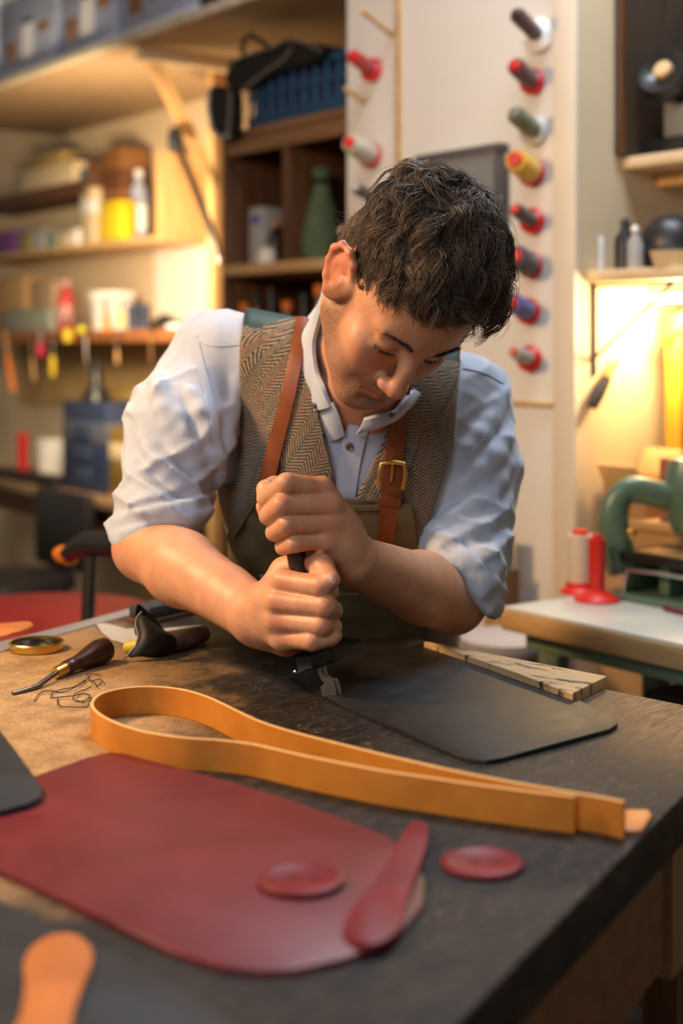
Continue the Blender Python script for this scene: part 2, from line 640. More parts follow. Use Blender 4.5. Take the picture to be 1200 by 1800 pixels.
# ------------------------------------------------------------------ brown cabinet in the alcove
QC = 2.20
QCB = 2.56
a0, zt = WQ(390, 250, QC)
a1 = aL - 0.006
_, zsf = WQ(480, 470, QC)
cb = wroot('open_cabinet', (a0 + a1) / 2, QC, 0.0, 'brown open wooden cabinet between post and thread board', 'cabinet')
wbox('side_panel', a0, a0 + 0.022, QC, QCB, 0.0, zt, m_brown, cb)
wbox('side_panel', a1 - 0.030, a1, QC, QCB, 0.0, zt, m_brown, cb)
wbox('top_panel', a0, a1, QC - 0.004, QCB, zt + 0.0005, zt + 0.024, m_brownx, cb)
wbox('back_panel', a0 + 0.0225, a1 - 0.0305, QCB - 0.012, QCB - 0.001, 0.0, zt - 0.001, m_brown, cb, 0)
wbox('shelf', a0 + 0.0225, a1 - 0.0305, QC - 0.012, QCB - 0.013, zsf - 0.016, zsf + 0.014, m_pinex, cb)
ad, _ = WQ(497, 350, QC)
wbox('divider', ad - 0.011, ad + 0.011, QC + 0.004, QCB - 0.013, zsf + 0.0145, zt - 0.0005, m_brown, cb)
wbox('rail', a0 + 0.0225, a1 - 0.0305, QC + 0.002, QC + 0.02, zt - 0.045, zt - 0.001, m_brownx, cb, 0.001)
zlow = zsf - 0.36
wbox('shelf', a0 + 0.0225, a1 - 0.0305, QC, QCB - 0.013, zlow - 0.02, zlow, m_brownx, cb)
zc_ = zsf + 0.0145

r = wroot('grey_carton', *((lambda u: (u[0], QC + 0.05, zc_))(WQ(449, 400, QC + 0.05))), 'grey carton with blue label inside the brown cabinet', 'carton')
aa = r['_o'][0]
_, zq = WQ(449, 366, QC + 0.05)
wbox('carton', aa - 0.034, aa + 0.034, QC + 0.05, QC + 0.15, zc_ + 0.0003, zq, pm('grey_card', (0.42, 0.40, 0.38), 0.7, 0.05, 14, 0.05), r)
wbox('label', aa - 0.018, aa + 0.022, QC + 0.0488, QC + 0.0498, zq - 0.045, zq - 0.02, pm('blue_label', (0.10, 0.11, 0.45), 0.6, 0.05, 14, 0), r, 0)
wbox('flap', aa - 0.0342, aa + 0.0342, QC + 0.0495, QC + 0.1, zq + 0.0002, zq + 0.003, pm('grey_card', (0.42, 0.40, 0.38)), r, 0.001)


def bottle(name, px, zbase, q, rad, hgt, mat, capm, label, cat='bottle', group=None, neck=0.4, shoulder=0.68, band=None):
    a, _ = WQ(px, 400, q)
    r = wroot(name, a, q, zbase + 0.0003, label, cat, group)
    lathe('bottle_body', [(0.0, 0), (rad * 0.92, 0.0), (rad, 0.004), (rad, hgt * shoulder), (rad * 0.8, hgt * (shoulder + 0.07)), (rad * neck, hgt * (shoulder + 0.14)), (rad * neck, hgt * 0.9), (0, hgt * 0.9)], mat, r, 20)
    lathe('cap', [(rad * neck * 1.2, hgt * 0.901), (rad * neck * 1.25, hgt * 0.99), (rad * neck, hgt), (0, hgt)], capm, r, 16)
    if band:
        lathe('label_band', [(rad * 1.012, hgt * 0.15), (rad * 1.012, hgt * 0.5)], band, r, 20)
    return r


m_amber = pm('amber_glass', (0.10, 0.035, 0.012), 0.15, 0.1, 10, 0)
m_greenb = pm('green_cloth', (0.10, 0.16, 0.09), 0.8, 0.35, 30, 0.2)
bottle('glue_bottle', 484, zc_, QC + 0.08, 0.020, 0.12, m_dark, m_orange, 'small black bottle with orange cap beside the grey carton')
bottle('low_pot', 470, zc_, QC + 0.03, 0.028, 0.045, m_white, m_cream, 'low white pot on the cabinet shelf before grey carton', 'pot', None, 0.8, 0.72)
bottle('dark_bottle', 526, zc_, QC + 0.12, 0.036, 0.13, m_navy, m_dark, 'dark blue bottle in the right half of the cabinet')
# green folded bag in right half
a, _ = WQ(566, 400, QC + 0.08)
r = wroot('green_bag', a, QC + 0.08, zc_ + 0.0003, 'green patterned cloth bag slumped in right half of cabinet', 'bag')
lathe('bag_body', [(0, 0), (0.045, 0.0), (0.058, 0.02), (0.056, 0.07), (0.040, 0.14), (0.026, 0.19), (0.022, 0.22), (0.030, 0.25), (0, 0.252)], m_greenb, r, 18)
lathe('bag_tie', [(0.0235, 0.205), (0.027, 0.212), (0.0235, 0.22)], m_dark, r, 16)
for i, (px, cm, lb) in enumerate(((430, m_orange, 'dark jar with orange top under the cabinet shelf, leftmost'), (452, m_dark, 'dark jar with black top under the cabinet shelf, second'),
                                  (478, m_dark, 'dark jar with black top under the cabinet shelf, third'), (505, m_orange, 'dark jar with orange top under the cabinet shelf, fourth'),
                                  (535, m_dark, 'dark jar with black top under the cabinet shelf, fifth'), (562, m_orange, 'dark jar with orange top under the cabinet shelf, nearest the ear'))):
    bottle('dark_jar', px, zlow, QC + 0.06, 0.024, 0.27 + 0.02 * (i % 3), m_amber if i % 2 else m_dark, cm, lb, 'jar', 'jars under the cabinet shelf', 0.55)

# crate and bags on the cabinet
ztop = zt + 0.0245
a0c, _ = WQ(434, 200, QC + 0.0)
a1c = a1 - 0.012
r = wroot('plastic_crate', (a0c + a1c) / 2, QC, ztop, 'blue slatted plastic crate standing on the brown cabinet', 'crate')
hc = 0.15
wbox('crate_bottom', a0c, a1c, QC + 0.0, QC + 0.27, ztop + 0.0002, ztop + 0.012, m_blue, r, 0.002)
for za, zb2 in ((0.0125, 0.03), (0.075, 0.09), (hc - 0.022, hc)):
    wbox('crate_rail', a0c, a1c, QC + 0.0, QC + 0.012, ztop + za, ztop + zb2, m_blue, r, 0.002)
    wbox('crate_rail', a0c, a1c, QC + 0.258, QC + 0.27, ztop + za, ztop + zb2, m_blue, r, 0.002)
    wbox('crate_rail', a0c, a0c + 0.012, QC + 0.0125, QC + 0.2575, ztop + za, ztop + zb2, m_blue, r, 0.002)
    wbox('crate_rail', a1c - 0.012, a1c, QC + 0.0125, QC + 0.2575, ztop + za, ztop + zb2, m_blue, r, 0.002)
ns = 12
for k in range(ns):
    x = a0c + 0.006 + (a1c - a0c - 0.02) * k / (ns - 1)
    wbox('crate_slat', x, x + 0.009, QC + 0.002, QC + 0.010, ztop + 0.0305, ztop + hc - 0.0225, pm('blue_plastic_light', (0.045, 0.16, 0.33), 0.5, 0.15, 14, 0.03), r, 0)
wbox('liner', a0c + 0.013, a1c - 0.013, QC + 0.013, QC + 0.25, ztop + 0.0125, ztop + hc - 0.03, m_navy, r, 0.004)
# folded black leather bag over the crate
zb_ = ztop + hc
r = wroot('black_leather_bag', a0c, QC, zb_, 'black leather bag with pale piped edges lying over the crate', 'bag')
m_blkleather = pm('black_leather', (0.010, 0.009, 0.008), 0.6, 0.25, 40, 0.3)
m_piping = pm('worn_grey_edge', (0.22, 0.19, 0.16), 0.6, 0.2, 40, 0.1)


def wl(r, px, py, q):
    a, z = WQ(px, py, q)
    o = r['_o']
    return Vector((a - o[0], q - o[1], z - o[2]))


q_ = QC - 0.03
outline = [wl(r, x, y, q_) for x, y in ((392, 140), (400, 115), (425, 98), (470, 84), (505, 68), (530, 74), (556, 78), (566, 98), (540, 112), (500, 122), (470, 134), (440, 152), (425, 160), (400, 158))]
bm = bmesh.new()
f = bm.faces.new([bm.verts.new(v) for v in outline])
rr = bmesh.ops.extrude_face_region(bm, geom=[f])
for v in rr['geom']:
    if isinstance(v, bmesh.types.BMVert):
        v.co.y += 0.2
bmesh.ops.bevel(bm, geom=list(bm.edges), offset=0.006, segments=2, affect='EDGES')
bm_obj('bag_body', bm, m_blkleather, r, True)
tube('piping', [wl(r, x, y, q_ - 0.006) for x, y in ((400, 112), (430, 98), (480, 82), (508, 68), (514, 84), (500, 104), (470, 124), (430, 156))], 0.0045, m_piping, r, 8)
tube('piping', [wl(r, x, y, q_ - 0.006) for x, y in ((512, 70), (540, 76), (565, 90))], 0.004, m_piping, r, 8)
tube('handle', [wl(r, x, y, q_ - 0.01) for x, y in ((425, 96), (428, 70), (440, 62), (470, 80))], 0.007, m_blkleather, r, 8)
r = wroot('hanging_pouch', *((lambda u: (u[0], 2.14, u[1]))(WQ(390, 240, 2.14))), 'black pouch with pale edges hanging on the cabinet corner', 'pouch')
q_ = 2.14
outline = [wl(r, x, y, q_) for x, y in ((366, 152), (384, 150), (407, 160), (408, 215), (402, 240), (388, 245), (374, 232), (368, 205))]
bm = bmesh.new()
f = bm.faces.new([bm.verts.new(v) for v in outline])
rr = bmesh.ops.extrude_face_region(bm, geom=[f])
for v in rr['geom']:
    if isinstance(v, bmesh.types.BMVert):
        v.co.y += 0.04
bmesh.ops.bevel(bm, geom=list(bm.edges), offset=0.005, segments=2, affect='EDGES')
bm_obj('pouch_body', bm, m_blkleather, r, True)
tube('edge_binding', [wl(r, x, y, q_ - 0.004) for x, y in ((368, 155), (366, 190), (372, 228), (388, 243), (402, 238))], 0.005, pm('pale_binding', (0.42, 0.40, 0.38), 0.6, 0.1, 20, 0.1), r, 8)
tube('edge_binding', [wl(r, x, y, q_ - 0.004) for x, y in ((405, 160), (404, 200), (400, 236))], 0.004, m_piping, r, 8)

# white sheet on alcove wall, long dark hand tool hung on the post
r = wroot('white_sheet', *((lambda u: (u[0], QB - 0.004, u[1]))(WQ(330, 545, QB - 0.004))), 'white sheet pinned on the wall left of the post', 'sheet')
pxbox('sheet', 272, 418, 384, 560, QB - 0.004, 0.003, pm('white_sheet_paper', (0.88, 0.84, 0.76), 0.7, 0.02, 4, 0.0), r, 0)
pxbox('pin', 326, 424, 331, 430, QB - 0.010, 0.0055, m_steel, r, 0.0005)
r = wroot('long_hand_tool', *((lambda u: (u[0], 2.34, u[1]))(WQ(383, 455, 2.34))), 'long dark tool with round black head hung beside the strut', 'tool')
tube('shaft', [wl(r, 314, 262, 2.34), wl(r, 338, 318, 2.34), wl(r, 360, 375, 2.34), wl(r, 378, 425, 2.34), wl(r, 384, 452, 2.34)], [0.012, 0.012, 0.013, 0.013, 0.009], m_steeld, r, 8)
lathe('head', [(0, -0.045), (0.02, -0.035), (0.026, 0), (0.02, 0.035), (0, 0.045)], m_dark, r, 16, Matrix.Translation(wl(r, 308, 246, 2.34)))
tube('tip', [wl(r, 383, 448, 2.34), wl(r, 386, 462, 2.34)], 0.007, m_steel, r, 8)

# ------------------------------------------------------------------ left wall shelves
QW = 2.50


def shelf_unit():
    aw0 = WQ(-60, 430, QW)[0]
    aw1, zz = WQ(272, 412, QW)
    z1 = WQ(135, 440, QW)[1]
    z2 = WQ(70, 352, QW)[1]
    r = wroot('wall_shelf', aw1, QW, z1, 'two-tier brown wall shelf of odds and ends on the left', 'shelf')
    wbox('lower_board', aw0, aw1, QW, QB - 0.001, z1, z1 + 0.022, m_pinex, r)
    am = WQ(140, 340, QW)[0]
    wbox('upper_board', aw0, am, QW + 0.02, QB - 0.001, z2, z2 + 0.05, wood('dark_shelf', (0.07, 0.028, 0.014), (0.12, 0.05, 0.022), 0), r)
    wbox('end_panel', aw1 - 0.018, aw1 - 0.0005, QW + 0.01, QB - 0.001, z1 + 0.0225, z1 + 0.32, m_pine, r)
    wbox('divider', am + 0.001, am + 0.015, QW + 0.03, QB - 0.001, z1 + 0.0225, z2 + 0.12, m_brown, r)
    return z1 + 0.0225, z2 + 0.0505, aw0, aw1


zl1, zl2, aw0, aw1 = shelf_unit()


def litem(name, x0, x1, ytop, zbase, q, dq, mat, label, cat, extra=None, group=None):
    a0 = WQ(x0, 400, q)[0]
    a1 = WQ(x1, 400, q)[0]
    zt_ = WQ((x0 + x1) / 2, ytop, q)[1]
    r = wroot(name, (a0 + a1) / 2, q, zbase + 0.0003, label, cat, group)
    wbox('body', a0, a1, q, q + dq, zbase + 0.0003, zt_, mat, r, 0.004)
    if extra == 'lid':
        wbox('lid', a0 - 0.002, a1 + 0.002, q - 0.002, q + dq + 0.002, zt_ + 0.0003, zt_ + 0.012, mat, r, 0.003)
    elif extra == 'label':
        wbox('label', a0 + (a1 - a0) * .2, a1 - (a1 - a0) * .2, q - 0.0012, q - 0.0002, zbase + (zt_ - zbase) * .3, zbase + (zt_ - zbase) * .75, m_label, r, 0)
    elif extra is not None:
        wbox('band', a0 - 0.001, a1 + 0.001, q - 0.001, q + dq + 0.001, zbase + (zt_ - zbase) * .55, zbase + (zt_ - zbase) * .78, extra, r, 0.001)
    return r


litem('cream_box', 38, 128, 297, zl2, QW + 0.05, 0.1, m_cream, 'long cream carton on the upper board of the left shelf', 'carton', 'lid')
litem('ochre_carton', 60, 108, 275, zl2 + WQ(83, 297, QW + 0.05)[1] - zl2 + 0.0135, QW + 0.06, 0.08, pm('ochre_card', (0.42, 0.29, 0.09), 0.7, 0.1, 14, 0.05), 'narrow ochre box lying on the cream carton', 'box', 'lid')
litem('upright_case', 178, 212, 262, zl1, QW + 0.07, 0.12, pm('brown_leather_case', (0.27, 0.11, 0.035), 0.6, 0.15, 14, 0.1), 'tall brown upright case behind the yellow tub', 'case', pm('brown_band', (0.14, 0.05, 0.02), 0.6))
bottle('clear_bottle', 244, zl1, QW + 0.12, 0.033, 0.27, m_clear, m_white, 'clear white-capped bottle behind the yellow tub', band=m_label)
# yellow tub
a, _ = WQ(204, 400, QW + 0.03)
r = wroot('yellow_tub', a, QW + 0.03, zl1 + 0.0003, 'bright yellow square tub on the left wall shelf', 'tub')
wbox('tub', a - 0.085, a + 0.085, QW + 0.0, QW + 0.066, zl1 + 0.0003, zl1 + 0.125, m_yellow, r, 0.014)
wbox('lid', a - 0.087, a + 0.087, QW - 0.002, QW + 0.068, zl1 + 0.1253, zl1 + 0.145, m_yellow, r, 0.006)
litem('paper_stack', 142, 162, 330, zl1, QW + 0.03, 0.1, m_cream, 'upright stack of cream cards left of the yellow tub', 'cards', m_white)
litem('teal_tin', 140, 153, 303, zl2, QW + 0.07, 0.05, pm('teal_tin', (0.06, 0.20, 0.24), 0.5), 'small teal tin on the end of the upper board', 'tin', 'lid')
for i, (x0, x1, yt, cm, lb, cat) in enumerate(((-12, 28, 412, pm('purple_cloth', (0.16, 0.05, 0.20), 0.8), 'purple cloth bundle at the left edge of wall shelf', 'bundle'),
                                               (34, 54, 415, pm('olive_tin', (0.28, 0.24, 0.08), 0.6), 'small olive tin next to the purple bundle', 'tin'),
                                               (58, 78, 410, pm('grey_tin', (0.40, 0.42, 0.42), 0.5), 'small grey tin in the row on the wall shelf', 'tin'),
                                               (80, 98, 412, pm('sage_tin', (0.25, 0.30, 0.24), 0.5), 'small sage green tin in the row on wall shelf', 'tin'),
                                               (102, 121, 414, m_cream, 'low cream block in the row on wall shelf', 'block'),
                                               (124, 133, 408, m_white, 'small white pot in the row beside paper cards', 'pot'))):
    litem(('cloth_bundle', 'olive_tin', 'grey_tin', 'sage_tin', 'cream_block', 'white_pot')[i], x0, x1, yt, zl1, QW + 0.015, 0.05, cm, lb, cat, 'lid', 'row of small things on the left wall shelf')

# tool rack shelf
QR = 2.48
ar0 = WQ(-60, 590, QR)[0]
ar1 = WQ(352, 570, QR)[0]
zr = WQ(170, 580, QR)[1]
rk = wroot('tool_rack', ar1, QR, zr, 'wooden rack shelf with tools hanging below on left wall', 'rack')
wbox('rack_board', ar0, ar1, QR, QB - 0.001, zr - 0.022, zr, m_pinex, rk)
wbox('hanging_rail', ar0, ar1, QR - 0.014, QR - 0.001, zr - 0.045, zr - 0.002, pm('rust_rail', (0.36, 0.13, 0.04), 0.6, 0.2, 20, 0.1), rk)
wbox('back_board', ar0, ar1, QB - 0.012, QB - 0.002, zr - 0.32, zr - 0.023, pm('ochre_board', (0.55, 0.36, 0.14), 0.8, 0.1, 8, 0.1), rk, 0)
litem('brown_carton', -20, 42, 492, zr, QR + 0.06, 0.12, m_card, 'brown carton at the left end of the tool rack', 'carton', 'lid')
litem('tan_carton', 54, 92, 498, zr, QR + 0.08, 0.1, pm('tan_card', (0.50, 0.33, 0.19), 0.8), 'tan carton on the tool rack beside red bottle', 'carton', 'lid')
litem('clear_tray', 4, 84, 548, zr, QR + 0.01, 0.045, pm('grey_green_tray', (0.34, 0.36, 0.28), 0.5, 0.25), 'grey green tray of oddments on the tool rack', 'tray', 'lid')
bottle('red_bottle', 116, zr, QR + 0.05, 0.030, 0.20, pm('red_label_bottle', (0.62, 0.05, 0.06), 0.4), pm('pink_cap', (0.75, 0.45, 0.48), 0.4), 'red squeeze bottle with pale cap on tool rack', band=pm('pinkish_label', (0.75, 0.35, 0.33), 0.6))
a, _ = WQ(196, 540, QR + 0.1)
r = wroot('white_bucket', a, QR + 0.1, zr + 0.0003, 'white plastic bucket on the tool rack', 'bucket')
lathe('bucket_body', [(0, 0), (0.070, 0), (0.088, 0.13), (0.092, 0.135), (0.092, 0.145), (0.086, 0.145), (0.07, 0.01), (0, 0.01)], m_white, r, 28)
lathe('rim_band', [(0.0905, 0.118), (0.0945, 0.12), (0.0945, 0.127), (0.0905, 0.129)], m_white, r, 28)
for i, (px, lb) in enumerate(((234, 'black cup on tool rack right of white bucket, left one'), (254, 'black cup on tool rack right of white bucket, right one'))):
    a, _ = WQ(px, 550, QR + 0.03)
    r = wroot('black_cup', a, QR + 0.03, zr + 0.0003, lb, 'cup', 'black cups on the tool rack')
    lathe('cup_body', [(0, 0), (0.018, 0), (0.021, 0.085), (0.022, 0.09), (0.019, 0.09), (0.016, 0.006), (0, 0.006)], m_navy, r, 20)
    lathe('band', [(0.0205, 0.05), (0.0215, 0.055), (0.021, 0.062)], m_dark, r, 20)
a, _ = WQ(290, 550, QR + 0.05)
r = wroot('black_cloth', a, QR + 0.05, zr + 0.0003, 'slumped black cloth on right end of tool rack', 'cloth')
lathe('cloth_fold', [(0, 0), (0.06, 0), (0.058, 0.015), (0.035, 0.035), (0.015, 0.05), (0, 0.052)], m_blkleather, r, 14)
lathe('cloth_hem', [(0.0585, 0.002), (0.064, 0.005), (0.0585, 0.011)], m_dark, r, 14)
a, _ = WQ(305, 570, QR + 0.02)
r = wroot('white_tape', a, QR + 0.03, zr + 0.0003, 'roll of white tape at the rack end before black cloth', 'tape')
lathe('tape_roll', [(0.016, 0), (0.034, 0), (0.034, 0.016), (0.016, 0.016), (0.016, 0)], m_white, r, 24)
lathe('tape_core', [(0.0135, 0.0005), (0.0158, 0.0005), (0.0158, 0.0155), (0.0135, 0.0155)], m_card, r, 24)

# tools standing on / hanging from the rack
hang = [
    ('orange_file', 8, 590, 24, 690, 0.013, m_orange, m_pine, 'orange wooden handle hanging at left end of rack', 'file'),
    ('red_pliers', 70, 588, 72, 628, 0.018, pm('crimson_grip', (0.55, 0.02, 0.06), 0.4), m_steeld, 'crimson handled pliers hanging from the rack', 'pliers'),
    ('yellow_driver', 92, 606, 93, 662, 0.012, m_yellow, m_steeld, 'yellow handled screwdriver hanging from the rack', 'screwdriver'),
    ('yellow_knife', 116, 566, 120, 602, 0.017, m_yellow, m_dark, 'yellow and black knife clipped on the rack rail', 'knife'),
    ('yellow_tape', 141, 570, 143, 586, 0.018, pm('lemon_plastic', (0.86, 0.75, 0.03), 0.4), m_dark, 'small lemon yellow tape measure on the rail', 'tape measure'),
    ('orange_scissors', 184, 534, 188, 585, 0.013, m_orange, m_red, 'orange handled scissors standing before the bucket', 'scissors'),
    ('yellow_marker', 213, 540, 214, 572, 0.009, m_yellow, m_dark, 'yellow marker pen between bucket and black cup', 'pen'),
    ('thin_awl', 55, 606, 60, 670, 0.006, m_pine, m_steeld, 'thin wooden awl hanging between orange file and yellow driver', 'awl'),
    ('hook_tool', 150, 600, 152, 650, 0.006, m_steeld, m_steel, 'thin steel hook hanging below the rail', 'hook'),
    ('punch', 205, 600, 206, 640, 0.006, m_pine, m_steeld, 'thin wooden punch hanging below the white bucket', 'punch'),
    ('marking_gauge', 265, 596, 266, 640, 0.007, m_brown, m_brass, 'brown marking gauge hanging near the shoulder', 'gauge'),
]
for nm, x0, y0, x1, y1, rr_, m1, m2, lb, ct in hang:
    q = QR - 0.035
    a, z = WQ(x1, y1, q)
    r = wroot(nm, a, q, z, lb, ct, 'hand tools on the rack')
    p0 = wl(r, x0, y0, q)
    p1 = wl(r, x1, y1, q)
    mid = p0.lerp(p1, 0.35)
    tube('handle', [mid, p0.lerp(p1, 0.5), p0.lerp(p1, 0.9), p1], [rr_ * 0.8, rr_ * 1.0, rr_ * 1.05, rr_ * 0.7], m1, r, 10)
    tube('shank', [p0 + Vector((0, 0.0, 0.018)), mid], rr_ * 0.45, m2, r, 8)
    tube('hang_loop', [p0 + Vector((0, 0.0, 0.016)), p0 + Vector((0, 0.015, 0.028)), p0 + Vector((0, 0.027, 0.028))], 0.003, m_steeld, r, 6)

# ------------------------------------------------------------------ left bench with things on it
QBE = 2.26
ab0 = WQ(-80, 870, QBE)[0]
ab1 = WQ(262, 900, QBE)[0]
zbt = WQ(100, 862, QBE)[1]
be = wroot('side_bench', (ab0 + ab1) / 2, QBE, 0, 'brown side bench along the left wall', 'bench')
wbox('bench_top', ab0, ab1, QBE, QB - 0.004, zbt - 0.035, zbt, wood('bench_top_wood', (0.20, 0.12, 0.06), (0.34, 0.22, 0.11), 0), be)
for x in (ab0 + 0.05, ab1 - 0.1):
    for q in (QBE + 0.03, QB - 0.09):
        wbox('leg', x, x + 0.06, q, q + 0.06, 0.0, zbt - 0.0355, m_brown, be)
wbox('rail', ab0 + 0.115, ab1 - 0.105, QBE + 0.035, QBE + 0.06, zbt - 0.12, zbt - 0.036, m_brown, be)
litem('tool_case', -30, 94, 838, zbt, QBE + 0.02, 0.1, m_dark, 'low black tool case lying on the side bench', 'case', 'lid')


def std_spool(name, a, q, z, ln, rt, fr, tm, fm, label, group=None, bare=False):
    r = wroot(name, a, q, z + 0.0003, label, 'thread spool', group)
    lathe('flange', [(0, 0), (fr, 0), (fr, 0.004), (fr * 0.72, ln * 0.10), (rt * 1.15, ln * 0.17), (0, ln * 0.171)], fm, r, 24)
    lathe('thread' if not bare else 'core', [(0, ln * 0.172), (rt * 0.98, ln * 0.172), (rt, ln * 0.2), (rt * (0.95 if not bare else 1.15), ln * 0.93), (0, ln * 0.93)], tm, r, 24)
    lathe('core_tip', [(0, ln * 0.931), (rt * 0.7, ln * 0.931), (rt * 0.65, ln), (0, ln)], fm, r, 18)
    return r


a, _ = WQ(40, 800, QBE + 0.18)
std_spool('red_spool', a, QBE + 0.18, zbt, 0.17, 0.019, 0.042, m_red, m_red, 'red empty spool standing on the side bench', None, True)
a, _ = WQ(92, 800, QBE + 0.27)
r = wroot('white_pot', a, QBE + 0.27, zbt + 0.0003, 'white pot behind the red spool on side bench', 'pot')
lathe('pot_body', [(0, 0), (0.058, 0), (0.062, 0.12), (0.058, 0.125), (0, 0.125)], m_white, r, 24)
lathe('lid', [(0.064, 0.1255), (0.064, 0.14), (0.05, 0.145), (0, 0.145)], m_white, r, 24)
# navy machine with bottle neck, gold machine
r = litem('navy_machine', 110, 186, 706, zbt, QBE + 0.05, 0.16, m_navy, 'dark navy machine with a black spout on the side bench', 'machine', pm('navy_band', (0.10, 0.11, 0.14), 0.5))
aa = r['_o'][0]
zz = WQ(148, 706, QBE + 0.05)[1]
o = r['_o']
lathe('spout', [(0.05, 0), (0.045, 0.03), (0.022, 0.06), (0.017, 0.14), (0.020, 0.15), (0, 0.151)], m_dark, r, 18, Matrix.Translation((-0.02, 0.06, zz - o[2] + 0.0003)))
for k in range(3):
    wbox('drawer_front', aa - 0.066, aa + 0.066, QBE + 0.042, QBE + 0.0495, zbt + 0.03 + 0.075 * k, zbt + 0.09 + 0.075 * k, pm('navy_drawer', (0.04, 0.06, 0.12), 0.4), r, 0.003)
r = litem('gold_tin', 192, 228, 752, zbt, QBE + 0.03, 0.09, pm('gold_tin_metal', (0.85, 0.55, 0.12), 0.3, 0.15, 20, 0.1, metal=0.8), 'shiny gold tin on the side bench by the sleeve', 'tin', m_cream)
litem('dark_toolbox', 200, 268, 706, zbt, QBE + 0.22, 0.1, m_dark, 'dark toolbox behind the gold tin by the sleeve', 'toolbox', m_red)
litem('ochre_box', 172, 250, 690, zbt + 0.0, QBE + 0.33, 0.08, pm('ochre_wood_box', (0.48, 0.31, 0.08), 0.6), 'ochre box at the back of side bench', 'box', 'lid')

# dark chair and red stool, black file with orange tip
r = wroot('black_chair', *((lambda u: (u[0], 1.99, 0.0))(WQ(30, 1000, 1.99))), 'black office chair half in view at the left edge', 'chair')
o = r['_o']
lathe('seat', [(0, 0), (0.19, 0), (0.215, 0.02), (0.21, 0.05), (0.15, 0.065), (0, 0.066)], m_dark, r, 28, Matrix.Translation((-0.05, 0, 0.47)))
box('backrest', -0.22, 0.17, 0.16, 0.205, 0.535, 0.80, m_dark, r, 0.02)
tube('column', [(-0.05, 0, 0.08), (-0.05, 0, 0.47)], 0.028, m_steeld, r, 12)
for k in range(5):
    t = k * 2 * math.pi / 5
    tube('base_arm', [(-0.05, 0, 0.09), (-0.05 + 0.26 * math.cos(t), 0.26 * math.sin(t), 0.03)], [0.022, 0.016], m_dark, r, 8)
r = tag(empty('red_stool', (-0.60, 2.82, 0)), 'round stool with red padded seat behind the workbench', 'stool')
lathe('seat', [(0, 0), (0.22, 0), (0.245, 0.015), (0.25, 0.04), (0.225, 0.065), (0.1, 0.08), (0, 0.082)], pm('red_vinyl', (0.28, 0.012, 0.014), 0.45, 0.1, 16, 0.1), r, 36, Matrix.Translation((0, 0, 0.70)))
for k in range(4):
    t = k * math.pi / 2 + 0.5
    tube('leg', [(0.15 * math.cos(t), 0.15 * math.sin(t), 0.70), (0.2 * math.cos(t), 0.2 * math.sin(t), 0.0)], 0.013, m_steel if k % 2 else m_red, r, 10)
lathe('foot_ring', [(0.172, 0.25), (0.18, 0.245), (0.188, 0.25), (0.18, 0.255), (0.172, 0.25)], m_steel, r, 30)
p0 = P(100, 972, 2.68)
p1 = P(205, 958, 2.44)
r = tag(empty('armrest', p0), 'black padded arm with orange tip beside the black chair', 'armrest')
tube('arm_pad', [Vector((0.024, -0.03, 0.0)), (p1 - p0) * 0.5 + Vector((0, 0, 0.01)), p1 - p0 + Vector((0.03, 0, 0))], [0.016, 0.022, 0.024], m_dark, r, 12)
tube('orange_tip', [Vector((0, 0, 0.0)), Vector((0.012, -0.015, 0)), Vector((0.034, -0.042, 0.001))], [0.010, 0.017, 0.0185], m_orange, r, 12)
tube('support', [(p1 - p0) * 0.6 + Vector((0, 0, -0.012)), Vector((0.03, -0.09, -p0.z))], 0.013, m_steeld, r, 8)

# ------------------------------------------------------------------ right recess
# shelves on the side wall
q1, zu = SW(1093, 298, aR)
us = wroot('upper_shelf', aR, q1, zu, 'pale upper shelf in the recess at right', 'shelf')
wbox('shelf_board', aR + 0.001, aR + 0.55, q1, q1 + 0.7, zu, zu + 0.024, m_ply, us)
wbox('bracket', aR + 0.001, aR + 0.3, q1 + 0.1, q1 + 0.12, zu - 0.03, zu - 0.0005, m_pine, us)
q2, zlz = SW(1030, 497, aR)
ls = wroot('lower_shelf', aR, q2, zlz, 'pine lower shelf on steel brackets in right recess', 'shelf')
wbox('shelf_board', aR + 0.001, aR + 0.5, q2, q2 + 0.75, zlz, zlz + 0.024, m_ply, ls)
o = ls['_o']
zv = SW(1032, 660, aR)[1] - zlz
tube('bracket_upright', [(0.004, 0.02, -0.001), (0.004, 0.02, zv)], 0.0045, m_steeld, ls, 6)
tube('bracket_arm', [(0.004, 0.02, -0.006), (0.26, 0.02, -0.006)], 0.004, m_steeld, ls, 6)
ast, zst = None, None
r_ = Vector(((1166 - 600) / F, 1, 0))
tube('bracket_strut', [(0.006, 0.02, SW(1037, 628, aR)[1] - zlz), (0.20, 0.02, -0.008)], 0.0042, m_steeld, ls, 6)

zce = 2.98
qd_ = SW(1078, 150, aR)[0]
r = wroot('shade_wall_board', aR, qd_, zu + 0.026, 'dark board standing in for shade on the side wall above upper right shelf', 'board')
wbox('panel', aR + 0.002, aR + 0.012, qd_, qd_ + 1.1, zu + 0.026, zce, wood('shade_black_board', (0.035, 0.022, 0.014), (0.065, 0.042, 0.026), 2, 0.7), r, 0.002)  # near-black board added where the wall is only in shade
wbox('shade_edge_strip', aR + 0.0125, aR + 0.02, qd_, qd_ + 0.02, zu + 0.026, zce, m_brown, r, 0.001)

